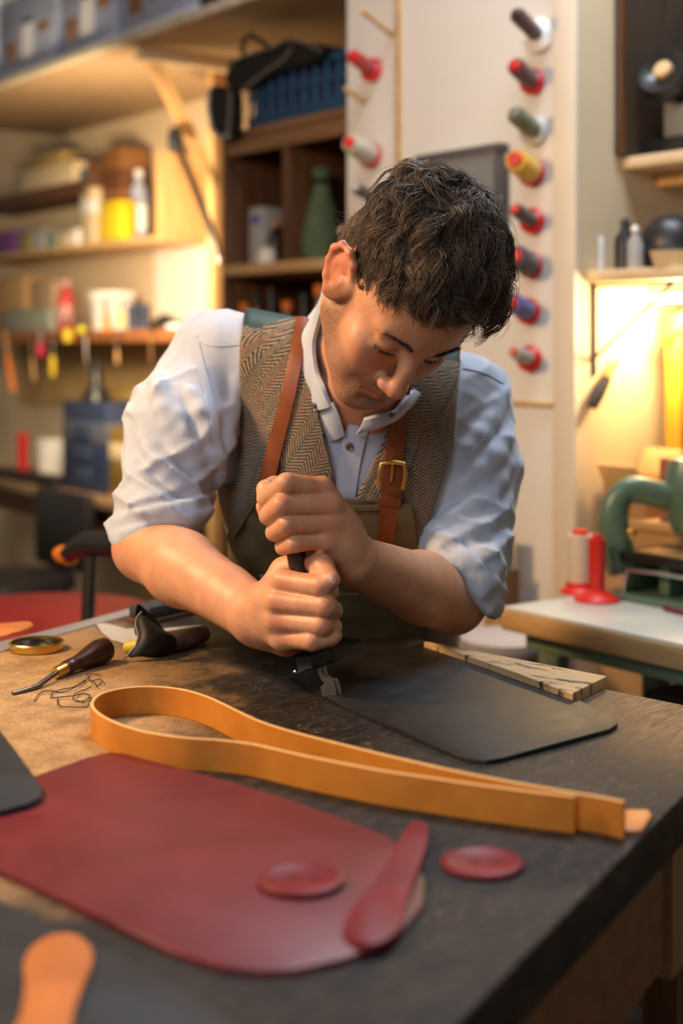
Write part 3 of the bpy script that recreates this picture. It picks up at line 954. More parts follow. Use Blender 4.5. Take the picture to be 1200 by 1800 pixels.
# things on upper shelf: black machine with a hand wheel
r = wroot('wheel_machine', WQ(1160, 200, q1 + 0.05)[0], q1 + 0.05, zu + 0.0245, 'black machine with round hand wheel on upper right shelf', 'machine')
box('base', -0.034, 0.30, -0.02, 0.20, 0.0003, 0.035, m_darkm, r, 0.006)
box('body', -0.030, 0.22, 0.04, 0.18, 0.0355, 0.12, m_darkm, r, 0.02)
box('plate', -0.020, 0.05, 0.036, 0.0395, 0.045, 0.115, pm('grey_plate', (0.30, 0.29, 0.28), 0.4, 0.05, 10, 0.02), r, 0.001)
tube('arm', [(0.14, 0.1, 0.09), (0.15, 0.1, 0.2), (0.25, 0.1, 0.24)], 0.035, m_darkm, r, 12)
Mw = Matrix.Translation((0.024, -0.012, 0.165)) @ Matrix.Rotation(math.radians(68), 4, 'X') @ Matrix.Rotation(math.radians(10), 4, 'Y')
lathe('hand_wheel', [(0.03, -0.010), (0.052, -0.014), (0.058, 0), (0.052, 0.014), (0.03, 0.010), (0.02, 0.006), (0.02, -0.006), (0.03, -0.010)], m_darkm, r, 36, Mw)
lathe('hub', [(0, -0.018), (0.0195, -0.018), (0.0195, 0.016), (0.016, 0.02), (0, 0.021)], pm('tan_hub', (0.62, 0.40, 0.20), 0.5), r, 24, Mw)
tube('pillar', [(0.024, 0.06, 0.11), (0.024, 0.006, 0.165)], 0.018, m_darkm, r, 12)

# lower shelf: black round hat block, bottles, dish
zls = zlz + 0.0245
r = wroot('black_round_block', WQ(1180, 400, q2 + 0.11)[0], q2 + 0.11, zls, 'round black dome standing on the lower right shelf', 'hat block')
lathe('dome', [(0, 0), (0.052, 0.0), (0.061, 0.03), (0.061, 0.055), (0.052, 0.085), (0.032, 0.103), (0, 0.11)], m_dark, r, 28, Matrix.Translation((0, 0, 0.0003)))
lathe('rim', [(0.0615, 0.03), (0.0645, 0.036), (0.0615, 0.044)], m_dark, r, 28)


def rbottle(name, pxc, dq, rad, hgt, mat, cap, label, cat='bottle', band=None):
    r = wroot(name, WQ(pxc, 450, q2 + dq)[0], q2 + dq, zls + 0.0003, label, cat)
    lathe('bottle_body', [(0, 0), (rad, 0), (rad, hgt * .6), (rad * .45, hgt * .76), (rad * .4, hgt * .86), (0, hgt * .86)], mat, r, 20)
    lathe('cap', [(rad * .5, hgt * .861), (rad * .45, hgt * .94), (rad * .15, hgt), (0, hgt)], cap, r, 14)
    if band:
        lathe('label_band', [(rad * 1.015, hgt * .1), (rad * 1.015, hgt * .5)], band, r, 20)
    return r


rbottle('white_spray_bottle', 1046, 0.045, 0.019, 0.115, m_white, m_white, 'white pointed glue bottle at left end of lower right shelf')
rbottle('black_bottle', 1098, 0.06, 0.021, 0.105, m_dark, m_dark, 'black bottle on the lower right shelf left of dome', band=m_dark)
rbottle('grey_bottle', 1116, 0.03, 0.016, 0.085, pm('grey_plastic', (0.35, 0.33, 0.31), 0.5), m_white, 'small grey bottle before the black dome')
r = wroot('white_dish', WQ(1178, 450, q2 + 0.03)[0], q2 + 0.03, zls + 0.0003, 'shallow white dish on the lower right shelf front', 'dish')
lathe('dish_bowl', [(0, 0), (0.030, 0), (0.038, 0.026), (0.040, 0.030), (0.036, 0.030), (0.028, 0.008), (0, 0.008)], m_cream, r, 30)
lathe('dish_foot', [(0.028, -0.0001), (0.031, 0.002), (0.028, 0.004)], m_white, r, 30)

# hanging black-handled knife on the side wall
qk, zk = SW(1062, 690, aR)
pk = lambda x, y: SW(x, y, aR)
k0 = pk(1028, 715)
r = wroot('hanging_knife', aR, k0[0], k0[1], 'black handled knife hanging on the lit side wall', 'knife')
f3 = lambda x, y, da=0.016: (lambda u: Vector((da, u[0] - k0[0], u[1] - k0[1])))(pk(x, y))
tube('handle', [f3(1030, 714), f3(1040, 694), f3(1056, 665)], [0.011, 0.013, 0.010], m_dark, r, 10)
tube('blade', [f3(1056, 665), f3(1070, 640), f3(1084, 620)], [0.008, 0.007, 0.002], pm('ochre_blade', (0.40, 0.27, 0.10), 0.4, metal=0.6), r, 6, 0.3)
tube('cord', [f3(1084, 621), f3(1084, 605, 0.004)], 0.0015, m_steel, r, 6)
qp_, zp_ = pk(1084, 603)
lamp_a = aR + 0.12
# lamp fixed under lower shelf
r = wroot('shelf_lamp', aR + 0.11, q2 + 0.13, zlz - 0.05, 'small warm strip lamp under the lower right shelf', 'lamp')
box('lamp_body', -0.05, 0.05, -0.02, 0.02, 0.025, 0.0495, m_white, r, 0.003)
me_, nt_, b_ = nodes_of('lamp_glow')
b_.inputs['Emission Color'].default_value = (1.0, 0.72, 0.32, 1)
b_.inputs['Emission Strength'].default_value = 25
box('tube_glass', -0.045, 0.045, -0.012, 0.012, 0.012, 0.0245, me_, r, 0.004)
pl = point('shelf_lamp_light', WP(aR + 0.11, q2 + 0.13, zlz - 0.075), 0.03, 5.5, (1.0, 0.76, 0.42))

# yellow upright, boxes at the back of the recess
ay = aR + 0.30
r = wroot('yellow_upright', ay, 2.285, 0.0, 'wooden upright tinted as if lit yellow, with diagonal brace in the recess', 'upright')
m_ylw = pm('yellow_lit_wood', (0.75, 0.42, 0.03), 0.5, 0.1, 10, 0.05)  # wood colour with the yellow lamplight on it put in
o = r['_o']
aY0, _ = WQ(1168, 700, 2.285)
aY1, _ = WQ(1196, 700, 2.285)
zpo = SW(1040, 905, aR)[1] + 0.0005
wbox('post', aY0, aY1, 2.285, 2.315, zpo, zlz - 0.06, m_ylw, r)
wbox('post', aY1 + 0.02, aY1 + 0.05, 2.285, 2.315, zpo, zlz - 0.06, m_ylw, r)
tube('diagonal_brace', [Vector((aY0 - o[0], 0.0, 1.30)), Vector((aY0 - o[0] + 0.16, 0.0, 1.44))], 0.017, m_ylw, r, 4)

# right table
A1 = T  # noqa
ZR = ZC - 0.457
def R2(px, py, z=None):
    z = ZR if z is None else z
    return P(px, py, (ZC - z) * F / (py - HY))


c_fl = R2(880, 1066)
c_bl = R2(1000, 1007)
dq_t = 0.012
tl_a, tl_q = c_fl.dot(WR), c_fl.dot(N)
rt = wroot('machine_table', tl_a, tl_q, 0.0, 'sewing machine table with grey top and green legs', 'table')
Lt, Dt = 1.05, QP - 0.015 - tl_q
zR = ZR
wbox('table_top', tl_a, tl_a + Lt, tl_q, tl_q + Dt, zR - 0.040, zR - 0.004, m_pinex, rt, 0.002)
wbox('laminate', tl_a + 0.003, tl_a + Lt - 0.003, tl_q + 0.003, tl_q + Dt - 0.003, zR - 0.0038, zR, pm('pale_grey_laminate', (0.55, 0.58, 0.55), 0.25, 0.05, 8, 0.02), rt, 0.001)
wbox('rail', tl_a + 0.03, tl_a + Lt - 0.03, tl_q + 0.03, tl_q + 0.055, zR - 0.070, zR - 0.0405, m_greent, rt, 0.002)
wbox('rail', tl_a + 0.03, tl_a + 0.055, tl_q + 0.056, tl_q + Dt - 0.03, zR - 0.070, zR - 0.0405, m_greent, rt, 0.002)
for x in (tl_a + 0.07, tl_a + 0.50):
    for q in (tl_q + 0.02, tl_q + Dt - 0.07):
        wbox('leg', x, x + 0.045, q, q + 0.03, 0.0, zR - 0.0705, m_greent, rt, 0.003)
wbox('stretcher', tl_a + 0.12, tl_a + 0.49, tl_q + Dt - 0.06, tl_q + Dt - 0.04, 0.15, 0.22, m_greent, rt, 0.003)
# dark cabinet below the table
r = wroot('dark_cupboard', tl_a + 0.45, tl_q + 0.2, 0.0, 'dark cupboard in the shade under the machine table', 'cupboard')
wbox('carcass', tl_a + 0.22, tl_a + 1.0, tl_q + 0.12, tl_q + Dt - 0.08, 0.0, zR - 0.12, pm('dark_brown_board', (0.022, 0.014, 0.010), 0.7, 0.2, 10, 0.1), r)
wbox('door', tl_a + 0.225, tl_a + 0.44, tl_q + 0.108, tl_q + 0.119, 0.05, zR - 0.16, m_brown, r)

# spools on table
p = R2(1020, 1042)
std_spool('white_cone', p.dot(WR), p.dot(N), ZR, 0.115, 0.0285 * 0.8, 0.038, thread_mat((0.78, 0.70, 0.60)), m_red, 'tall white thread spool with red base on machine table')
p = R2(1049, 1056)
std_spool('red_cone', p.dot(WR), p.dot(N), ZR, 0.118, 0.0135, 0.041, pm('scarlet_plastic', (0.58, 0.018, 0.012), 0.35, 0.04), pm('scarlet_plastic', (0.58, 0.018, 0.012)), 'empty red spool on the front of machine table', None, True)

# green sewing machine
p = R2(1100, 1056)
d0 = p.y
sm = wroot('sewing_machine', p.dot(WR), p.dot(N), ZR, 'green cast iron sewing machine with open arm on machine table', 'sewing machine')


def sml(px, py, dd=0.0):
    v = P(px, py, d0 + dd + 0.06)
    return Vector((v.dot(WR) - sm['_o'][0], v.dot(N) - sm['_o'][1], v.z - ZR))


arm = spline([sml(1098, 1000), sml(1085, 965), sml(1078, 925), sml(1083, 885), sml(1104, 862), sml(1135, 864), sml(1170, 872), sml(1215, 876)], 26)
tube('arm', arm, [0.030 - 0.008 * min(1, i / 12) for i in range(26)], m_green, sm, 16, 1.2)
hd = sml(1212, 880)
lathe('head', [(0, -0.06), (0.03, -0.058), (0.042, -0.03), (0.044, 0.05), (0.036, 0.075), (0, 0.085)], m_green, sm, 24, Matrix.Translation(hd))
b0 = sml(1085, 1050)
box('bed_base', b0.x - 0.005, b0.x + 0.34, b0.y - 0.04, b0.y + 0.16, 0.0003, 0.012, m_green, sm, 0.004)
box('bed', b0.x + 0.01, b0.x + 0.33, b0.y - 0.02, b0.y + 0.13, 0.066, 0.085, m_darkm, sm, 0.004)
box('bed_plate', b0.x + 0.05, b0.x + 0.2, b0.y - 0.015, b0.y + 0.05, 0.0855, 0.0885, pm('worn_brass_plate', (0.50, 0.34, 0.14), 0.35, 0.2, 20, 0.1, metal=0.8), sm, 0.001)
for x in (0.012, 0.095, 0.30):
    box('bed_leg', b0.x + x, b0.x + x + 0.024, b0.y + 0.0, b0.y + 0.11, 0.0125, 0.0655, m_green, sm, 0.004)
box('cavity_panel', b0.x + 0.014, b0.x + 0.32, b0.y + 0.112, b0.y + 0.124, 0.0125, 0.0655, m_darkm, sm, 0.002)
tube('foot_post', [(b0.x + 0.13, b0.y + 0.03, 0.089), (b0.x + 0.13, b0.y + 0.03, 0.115)], [0.006, 0.004], m_steeld, sm, 10)
tube('thread_guide', [(b0.x + 0.04, b0.y - 0.03, 0.0125), (b0.x + 0.05, b0.y - 0.03, 0.055), (b0.x + 0.12, b0.y - 0.03, 0.058), (b0.x + 0.2, b0.y - 0.03, 0.056)], 0.004, m_steel, sm, 8)
lathe('knob', [(0, -0.008), (0.009, -0.007), (0.011, 0), (0.009, 0.007), (0, 0.008)], m_brass, sm, 14, Matrix.Translation(sml(1109, 937, -0.03)))
p = R2(1195, 1075)
r = wroot('maroon_cord', p.dot(WR), p.dot(N), ZR, 'maroon cord loop lying on machine table before machine', 'cord')
tube('cord', [(0.03 * math.cos(t), 0.02 * math.sin(t), 0.0045) for t in [k * 0.5 for k in range(12)]], 0.004, pm('maroon_cord', (0.12, 0.01, 0.02), 0.6), r, 8)
tube('cord_end', [(0.0, -0.02, 0.0045), (0.06, -0.03, 0.0045)], 0.004, pm('maroon_cord', (0.12, 0.01, 0.02)), r, 8)

# boxes behind the machine
qb1 = 2.05
zB = WQ(1060, 860, qb1)[1]
r = wroot('wall_ledge', aR + 0.18, QP + 0.05, 0.0, 'brown ledge cabinet behind the sewing machine', 'cabinet')
zld = SW(1040, 905, aR)[1]
wbox('body', aR + 0.003, aR + 0.55, QP + 0.06, QP + 0.42, 0.0, zld - 0.02, m_card, r)
wbox('ledge_top', aR + 0.003, aR + 0.56, QP + 0.05, QP + 0.43, zld - 0.0195, zld, wood('ledge_wood', (0.42, 0.24, 0.10), (0.55, 0.33, 0.15), 0), r)
r = wroot('open_carton', aR + 0.066, QP + 0.058, zld + 0.0003, 'open cardboard carton with raised flaps behind the spools', 'carton')
mcb = m_card
box('side', -0.052, -0.048, 0, 0.10, 0, 0.085, mcb, r, 0.0005)
box('side', 0.048, 0.052, 0, 0.10, 0, 0.055, mcb, r, 0.0005)
box('front', -0.0475, 0.0475, 0, 0.004, 0, 0.06, pm('tan_kraft', (0.42, 0.24, 0.11), 0.8), r, 0.0005)
box('back', -0.0475, 0.0475, 0.096, 0.10, 0, 0.075, mcb, r, 0.0005)
box('bottom', -0.0475, 0.0475, 0.0045, 0.0955, 0, 0.004, mcb, r, 0.0005)
box('flap', -0.048, 0.048, -0.002, 0.002, 0.0, 0.06, pm('pale_kraft', (0.62, 0.42, 0.18), 0.8), r, 0.0005, loc=(0, 0.098, 0.0765), rot=(math.radians(-25), 0, 0))
box('flap', -0.048, 0.048, -0.002, 0.002, 0.0, 0.05, pm('pale_kraft', (0.62, 0.42, 0.18)), r, 0.0005, loc=(0, 0.002, 0.061), rot=(math.radians(30), 0, math.radians(4)))
a, _ = WQ(1172, 830, QP + 0.065)
r = wroot('brick_red_box', a, QP + 0.065, zld + 0.0003, 'dull red ribbed box behind the machine head', 'box')
zt_ = WQ(1172, 806, QP + 0.065)[1] - zld
box('case', -0.02, 0.07, 0, 0.05, 0, max(zt_, 0.06), pm('dull_red_card', (0.26, 0.085, 0.05), 0.8, 0.1, 20, 0.1), r)
for k in range(4):
    box('rib', -0.021, 0.071, -0.002, -0.0002, 0.008 + k * 0.014, 0.014 + k * 0.014, pm('dull_pink_card', (0.36, 0.16, 0.10), 0.8), r, 0.0005)

# pale sacks and wooden blocks on the floor between table and man
r = tag(empty('waste_bin', (0.315, 2.74, 0)), 'pale grey bin standing left of the machine table legs', 'bin')
lathe('bin_body', [(0, 0), (0.07, 0), (0.082, 0.70), (0.085, 0.705), (0.085, 0.715), (0.079, 0.715), (0.067, 0.01), (0, 0.01)], pm('pale_bin', (0.38, 0.36, 0.37), 0.6, 0.06), r, 26)
lathe('lid', [(0.086, 0.7155), (0.086, 0.73), (0.07, 0.74), (0, 0.742)], pm('pale_bin_lid', (0.38, 0.36, 0.38), 0.6, 0.06), r, 26)
r = tag(empty('timber_offcut', (0.325, 2.90, 0)), 'upright timber offcut behind the elbow at right', 'timber')
box('board', -0.03, 0.02, -0.02, 0.02, 0, 0.91, wood('offcut', (0.30, 0.18, 0.08), (0.45, 0.28, 0.13), 2), r, 0.003, rot=(0, 0, TH))
box('cleat', 0.021, 0.035, -0.02, 0.02, 0.3, 0.84, m_brown, r, 0.003, rot=(0, 0, TH))

# ================================================================== WORKBENCH


def bench_material():
    m, nt, b = nodes_of('worn_worktop')
    tc = nd(nt, 'ShaderNodeTexCoord')
    g = nd(nt, 'ShaderNodeNewGeometry')
    pos = g.outputs['Position']
    mp = nd(nt, 'ShaderNodeMapping')
    mp.inputs['Rotation'].default_value = (0, 0, math.radians(-52))
    nt.links.new(pos, mp.inputs[0])
    v = mp.outputs[0]
    sx = nd(nt, 'ShaderNodeMapping')
    sx.inputs['Scale'].default_value = (1, 5, 1)
    nt.links.new(v, sx.inputs[0])
    vs = sx.outputs[0]
    big = noise(nt, v, 5.0, 5, 0.6)
    mid = noise(nt, v, 26, 6, 0.7)
    fine = noise(nt, v, 330, 4, 0.75)
    streak = noise(nt, vs, 34, 5, 0.7, 0.8)
    # bare tan area: an ellipse of worn wood at the left, the rest is blackened by dye and oil
    sep = nd(nt, 'ShaderNodeSeparateXYZ')
    nt.links.new(pos, sep.inputs[0])
    dx = mth(nt, 'DIVIDE', mth(nt, 'SUBTRACT', sep.outputs[0], -0.52), 0.40)
    dy = mth(nt, 'DIVIDE', mth(nt, 'SUBTRACT', sep.outputs[1], 1.46), 0.72)
    dd = mth(nt, 'SQRT', mth(nt, 'ADD', mth(nt, 'MULTIPLY', dx, dx), mth(nt, 'MULTIPLY', dy, dy)))
    e = mth(nt, 'ADD', dd, mth(nt, 'MULTIPLY', mth(nt, 'SUBTRACT', big, 0.5), 0.9))
    e = mth(nt, 'ADD', e, mth(nt, 'MULTIPLY', mth(nt, 'SUBTRACT', mid, 0.5), 0.9))
    stain = ramp(nt, e, 0.62, 1.08)
    tan = mixc(nt, ramp(nt, mid, 0.3, 0.7), (0.27, 0.16, 0.07), (0.52, 0.33, 0.155))
    tan = mixc(nt, mth(nt, 'MULTIPLY', ramp(nt, fine, 0.46, 0.62), 0.6), tan, (0.10, 0.06, 0.03))
    dk = mixc(nt, ramp(nt, streak, 0.42, 0.72), (0.011, 0.0105, 0.012), (0.052, 0.039, 0.031))
    dk = mixc(nt, mth(nt, 'MULTIPLY', ramp(nt, fine, 0.56, 0.68), mth(nt, 'MULTIPLY', ramp(nt, mid, 0.45, 0.6), 0.7)), dk, (0.20, 0.14, 0.09))
    # brown worn corner at the back right
    d2 = mth(nt, 'DIVIDE', mth(nt, 'SUBTRACT', sep.outputs[0], 0.43), 0.17)
    d3 = mth(nt, 'DIVIDE', mth(nt, 'SUBTRACT', sep.outputs[1], 1.53), 0.31)
    de = mth(nt, 'SQRT', mth(nt, 'ADD', mth(nt, 'MULTIPLY', d2, d2), mth(nt, 'MULTIPLY', d3, d3)))
    de = mth(nt, 'ADD', de, mth(nt, 'MULTIPLY', mth(nt, 'SUBTRACT', streak, 0.5), 0.8))
    cor = mth(nt, 'SUBTRACT', 1.0, ramp(nt, de, 0.5, 1.25))
    brn = mixc(nt, ramp(nt, streak, 0.35, 0.7), (0.10, 0.058, 0.030), (0.30, 0.175, 0.080))
    dk = mixc(nt, cor, dk, brn)
    col = mixc(nt, stain, tan, dk)
    # pale scratches
    vo = nd(nt, 'ShaderNodeTexWave')
    vo.inputs['Scale'].default_value = 7
    vo.inputs['Distortion'].default_value = 30
    vo.inputs['Detail'].default_value = 3
    vo.inputs['Detail Scale'].default_value = 2.2
    nt.links.new(v, vo.inputs[0])
    sc = mth(nt, 'MULTIPLY', ramp(nt, vo.outputs[1], 0.985, 1.0), ramp(nt, mid, 0.5, 0.62))
    col = mixc(nt, mth(nt, 'MULTIPLY', sc, 0.6), col, (0.30, 0.20, 0.12))
    nt.links.new(col, b.inputs['Base Color'])
    b.inputs['Specular IOR Level'].default_value = 0.25
    r = mth(nt, 'ADD', 0.50, mth(nt, 'MULTIPLY', mid, 0.25))
    nt.links.new(r, b.inputs['Roughness'])
    hh = mth(nt, 'ADD', mth(nt, 'MULTIPLY', mid, 1.0), mth(nt, 'MULTIPLY', fine, 0.5))
    bump(nt, b, hh, 0.8, 0.0016)
    return m


def leather(name, col, rough=0.42, var=0.14, scale=26, grain=420, gs=0.35, cloud=7):
    if name in MATS:
        return MATS[name]
    m, nt, b = nodes_of(name)
    v = objco(nt)
    big = noise(nt, v, cloud, 4, 0.6)
    mid = noise(nt, v, scale, 4, 0.6)
    f = mth(nt, 'ADD', mth(nt, 'MULTIPLY', big, 0.6), mth(nt, 'MULTIPLY', mid, 0.4))
    c = mixc(nt, ramp(nt, f, 0.3, 0.7), tuple(x * (1 - 2 * var) for x in col), tuple(min(1, x * (1 + 1.6 * var)) for x in col))
    b.inputs['Specular IOR Level'].default_value = 0.32
    nt.links.new(c, b.inputs['Base Color'])
    nt.links.new(mth(nt, 'ADD', rough - 0.1, mth(nt, 'MULTIPLY', mid, 0.2)), b.inputs['Roughness'])
    vo = nd(nt, 'ShaderNodeTexVoronoi')
    vo.inputs['Scale'].default_value = grain
    nt.links.new(v, vo.inputs[0])
    bump(nt, b, mth(nt, 'ADD', vo.outputs[0], mth(nt, 'MULTIPLY', mid, 2.0)), gs, 0.0006)
    MATS[name] = m
    return m


A_ = Vector((0.44, 1.261 * DS))
B_ = Vector((-0.252, 1.836 * DS))
ur = (T(1200, 1390) - T(790, 1800)).to_2d().normalized()
D_ = A_ - ur * 1.45
ul = (T(270, 1061) - T(0, 1135)).to_2d().normalized()
C_ = B_ - ul * 1.30
wb = tag(empty('workbench', ((A_.x + C_.x) / 2, (A_.y + C_.y) / 2, 0)), 'scarred dark wooden workbench the man leans over', 'workbench')
wo = wb.location


def L2(p):
    return (p[0] - wo.x, p[1] - wo.y)


def pslab(name, outline, z0, z1, mat, parent, bev=0.003):
    o = slab(name, [L2(p) for p in outline], z0, z1, mat, parent, bev, loc=Vector((0, 0, 0)))
    return o


m_top = bench_material()
pslab('worktop', [A_, B_, C_, D_], ZT - 0.042, ZT, m_top, wb, 0.004)
ctr = (A_ + B_ + C_ + D_) / 4
ins = [p + (ctr - p) * 0.07 for p in (A_, B_, C_, D_)]
mfr = wood('bench_frieze', (0.15, 0.070, 0.024), (0.24, 0.12, 0.045), 0, 0.5)
mld = wood('bench_leg_wood', (0.24, 0.14, 0.065), (0.36, 0.22, 0.11), 2, 0.7)


def beam(name, p, q, wdt, z0, z1, mat):
    d = (q - p).normalized()
    n = Vector((-d.y, d.x))
    return pslab(name, [p + n * wdt / 2, q + n * wdt / 2, q - n * wdt / 2, p - n * wdt / 2], z0, z1, mat, wb, 0.001)


for i in range(4):
    p, q = ins[i], ins[(i + 1) % 4]
    d = (q - p).normalized()
    beam('frieze', p + d * 0.045, q - d * 0.045, 0.022, ZT - 0.16, ZT - 0.0425, mfr)
for i, p in enumerate(ins):
    pslab('leg', [p + Vector((x, y)) for x, y in ((-.035, -.035), (.035, -.035), (.035, .035), (-.035, .035))], 0, ZT - 0.0425, mfr, wb, 0.003)
# front panel below the frieze and the pale block screwed to the side
s0, s1 = ins[3] + ur * 0.15, ins[0] - ur * 0.34
n2 = Vector((ur.y, -ur.x))
beam('side_panel', s0, s1, 0.016, ZT - 0.42, ZT - 0.165, wood('side_panel_wood', (0.13, 0.075, 0.028), (0.20, 0.12, 0.05), 0, 0.6))
pe = T(1200, 1390).to_2d()
e0 = pe - n2 * 0.032 + ur * 0.005
e1 = pe - n2 * 0.032 + ur * 0.065
beam('clamp_block', e0, e1, 0.042, ZT - 0.172, ZT - 0.043, mld)
lathe('nail_head', [(0.0, 0.0), (0.006, 0.0), (0.0045, 0.002), (0, 0.0028)], m_steel, wb, 16,
      Matrix.Translation(Vector((*(L2(D_ + ur * 0.565 + n2 * 0.0002)), ZT - 0.022))) @ frame_to(Vector((n2.x, n2.y, 0))))
# raised, flaking plank at the back edge
def tz(pts, h):
    return [T(x, y, h).to_2d() for x, y in pts]


mpl, nt, b = nodes_of('flaking_plank')
v = objco(nt, (1, 1, 1), (0, 0, math.radians(40)))
sx = nd(nt, 'ShaderNodeMapping')
sx.inputs['Scale'].default_value = (1, 5, 1)
nt.links.new(v, sx.inputs[0])
n1 = noise(nt, sx.outputs[0], 18, 6, 0.75, 0.5)
n2_ = noise(nt, v, 8, 4, 0.6)
ff = mth(nt, 'ADD', mth(nt, 'MULTIPLY', n1, 0.7), mth(nt, 'MULTIPLY', n2_, 0.4))
nt.links.new(mixc(nt, ramp(nt, ff, 0.57, 0.66), (0.50, 0.33, 0.16), (0.022, 0.017, 0.014)), b.inputs['Base Color'])
b.inputs['Roughness'].default_value = 0.7
bump(nt, b, n1, 0.6, 0.002)
pslab('end_plank', tz([(1067, 1188), (1006, 1218), (905, 1182), (800, 1144), (745, 1126)], 0.013), ZT + 0.0003, ZT + 0.013, mpl, wb, 0.002)

# ------------------------------------------------------------------ leather pieces
LH = {}


def piece(name, px, z0, th, mat, label, cat, n=None, closed=True, group=None, bev=0.0012):
    pts = [(T(x, y, z0 + th)).to_2d() for x, y in px]
    if n:
        pts = [Vector(p) for p in spline([tuple(p) for p in pts], n, True)]
    o = slab(name, pts, ZT + z0, ZT + z0 + th, mat, None, min(bev, th * 0.45))
    return tag(o, label, cat, group)


m_lblack = leather('black_bridle_leather', (0.014, 0.0130, 0.0130), 0.56, 0.25, 40, 800, 0.15)
m_lburg = leather('burgundy_leather', (0.14, 0.012, 0.019), 0.42, 0.10, 18, 700, 0.2)
MATS['burgundy_leather'].node_tree.nodes['Principled BSDF'].inputs['Specular IOR Level'].default_value = 0.5
m_lburg2 = leather('burgundy_leather_deep', (0.16, 0.010, 0.018), 0.46, 0.10, 18, 700, 0.2)
m_ltan = leather('tan_leather', (0.52, 0.17, 0.045), 0.5, 0.10, 22, 500, 0.2)
m_lslate = leather('slate_leather', (0.022, 0.026, 0.032), 0.5, 0.15, 22, 500, 0.3)
m_lscrap = leather('orange_scrap_leather', (0.46, 0.15, 0.035), 0.6, 0.10, 22, 500, 0.2)

piece('black_leather', [(512, 1188), (556, 1213), (600, 1237), (700, 1281), (800, 1324), (824, 1333), (855, 1336), (885, 1331), (980, 1306), (1072, 1281), (1085, 1272), (1080, 1260), (1000, 1222), (905, 1186), (800, 1148), (735, 1122), (650, 1122), (570, 1150)],
      0.0003, 0.0045, m_lblack, 'black leather panel with rounded corners being creased under the tool', 'leather')
piece('burgundy_leather', [(190, 1322), (215, 1323), (300, 1346), (400, 1372), (500, 1402), (600, 1437), (680, 1468), (722, 1498), (745, 1545), (742, 1590), (700, 1645), (610, 1682), (520, 1703), (450, 1706), (385, 1697), (300, 1668), (200, 1622), (120, 1585), (0, 1530), (-120, 1478), (-130, 1440), (0, 1387), (60, 1364), (150, 1332)],
      0.0003, 0.0045, m_lburg, 'large burgundy leather panel lying in the foreground', 'leather')
piece('slate_leather', [(-20, 1262), (10, 1296), (40, 1338), (74, 1384), (72, 1400), (50, 1411), (0, 1424), (-70, 1432), (-110, 1400), (-100, 1300)], 0.0053, 0.005, m_lslate, 'slate grey leather piece with curved corner over burgundy panel', 'leather')
piece('dark_hide', [(-110, 1530), (0, 1582), (70, 1612), (200, 1676), (320, 1735), (395, 1785), (440, 1850), (470, 1950), (-60, 1990), (-180, 1750)], 0.0003, 0.004, m_lslate, 'dark slate leather hide at the bottom left corner', 'leather')
piece('leather_tab', [(42, 1690), (55, 1664), (88, 1643), (128, 1640), (158, 1660), (163, 1690), (146, 1728), (130, 1775), (112, 1840), (22, 1840), (38, 1775), (44, 1725)], 0.0048, 0.004, m_ltan, 'tan leather tab with round head on slate hide', 'leather', 60)
piece('leather_tab', [(716, 1452), (735, 1441), (752, 1453), (749, 1485), (735, 1530), (716, 1578), (706, 1622), (684, 1648), (645, 1659), (613, 1644), (604, 1618), (628, 1584), (662, 1543), (692, 1495)], 0.0053, 0.0045, m_lburg2, 'burgundy leather strap tab across the corner of panel', 'leather', 70)
piece('leather_scrap', [(-40, 1100), (20, 1094), (50, 1092), (57, 1099), (30, 1110), (-20, 1122), (-50, 1116)], 0.0003, 0.003, m_lscrap, 'orange leather scrap at the left bench edge', 'leather', 40)


def disc(px, py, z0, label):
    c = T(px, py, z0 + 0.004)
    r = tag(empty('leather_disc', (c.x, c.y, ZT + z0)), label, 'leather disc', 'burgundy leather discs')
    lathe('disc_body', [(0, 0), (0.0295, 0), (0.0315, 0.0012), (0.0315, 0.0032), (0.0298, 0.0046), (0.0265, 0.0050), (0.0255, 0.0044), (0, 0.0044)], m_lburg2, r, 48)
    for s in (-1, 1):
        lathe('hole_boss', [(0.0022, 0.0045), (0.0045, 0.0045), (0.0042, 0.0053), (0.0022, 0.0053)], m_lburg, r, 16, Matrix.Translation((s * 0.007, 0.001, 0)))


disc(848, 1513, 0.0003, 'burgundy leather disc lying alone on the dark worktop')
disc(530, 1542, 0.0052, 'burgundy leather disc lying on the burgundy panel')

# ------------------------------------------------------------------ amber strap standing on edge
def amber():
    m, nt, b = nodes_of('amber_leather')
    v = objco(nt)
    n1 = noise(nt, v, 16, 5, 0.6)
    n2 = noise(nt, v, 900, 2, 0.5)
    c = mixc(nt, ramp(nt, n1, 0.3, 0.7), (0.47, 0.155, 0.014), (0.58, 0.215, 0.022))
    nt.links.new(c, b.inputs['Base Color'])
    b.inputs['Roughness'].default_value = 0.48
    bump(nt, b, n2, 0.15, 0.0004)
    return m


m_amber_l = amber()
m_edge = pm('amber_edge', (0.74, 0.44, 0.16), 0.6, 0.1, 60, 0.1)
hS = 0.030
top = [(1010, 1399), (955, 1393), (900, 1386), (825, 1376), (750, 1365), (675, 1354), (600, 1340), (525, 1325), (450, 1308), (390, 1300), (330, 1296), (270, 1288), (225, 1277), (188, 1262), (166, 1246), (163, 1232), (178, 1219), (210, 1210), (250, 1206), (290, 1207), (330, 1213), (370, 1226), (410, 1245), (450, 1264), (490, 1278), (540, 1292), (600, 1307), (660, 1322), (720, 1336), (790, 1352), (860, 1366), (930, 1379), (1000, 1391), (1050, 1399), (1097, 1408)]
pts = [T(x, y, hS).to_2d() for x, y in top]
pts = [Vector(p) for p in spline([tuple(p) for p in pts], 170)]
cS = sum(pts, Vector((0, 0))) / len(pts)
rS = tag(empty('leather_strap', (cS.x, cS.y, ZT)), 'long amber leather strap looped and standing on its edge', 'strap')
vs, fs = [], []
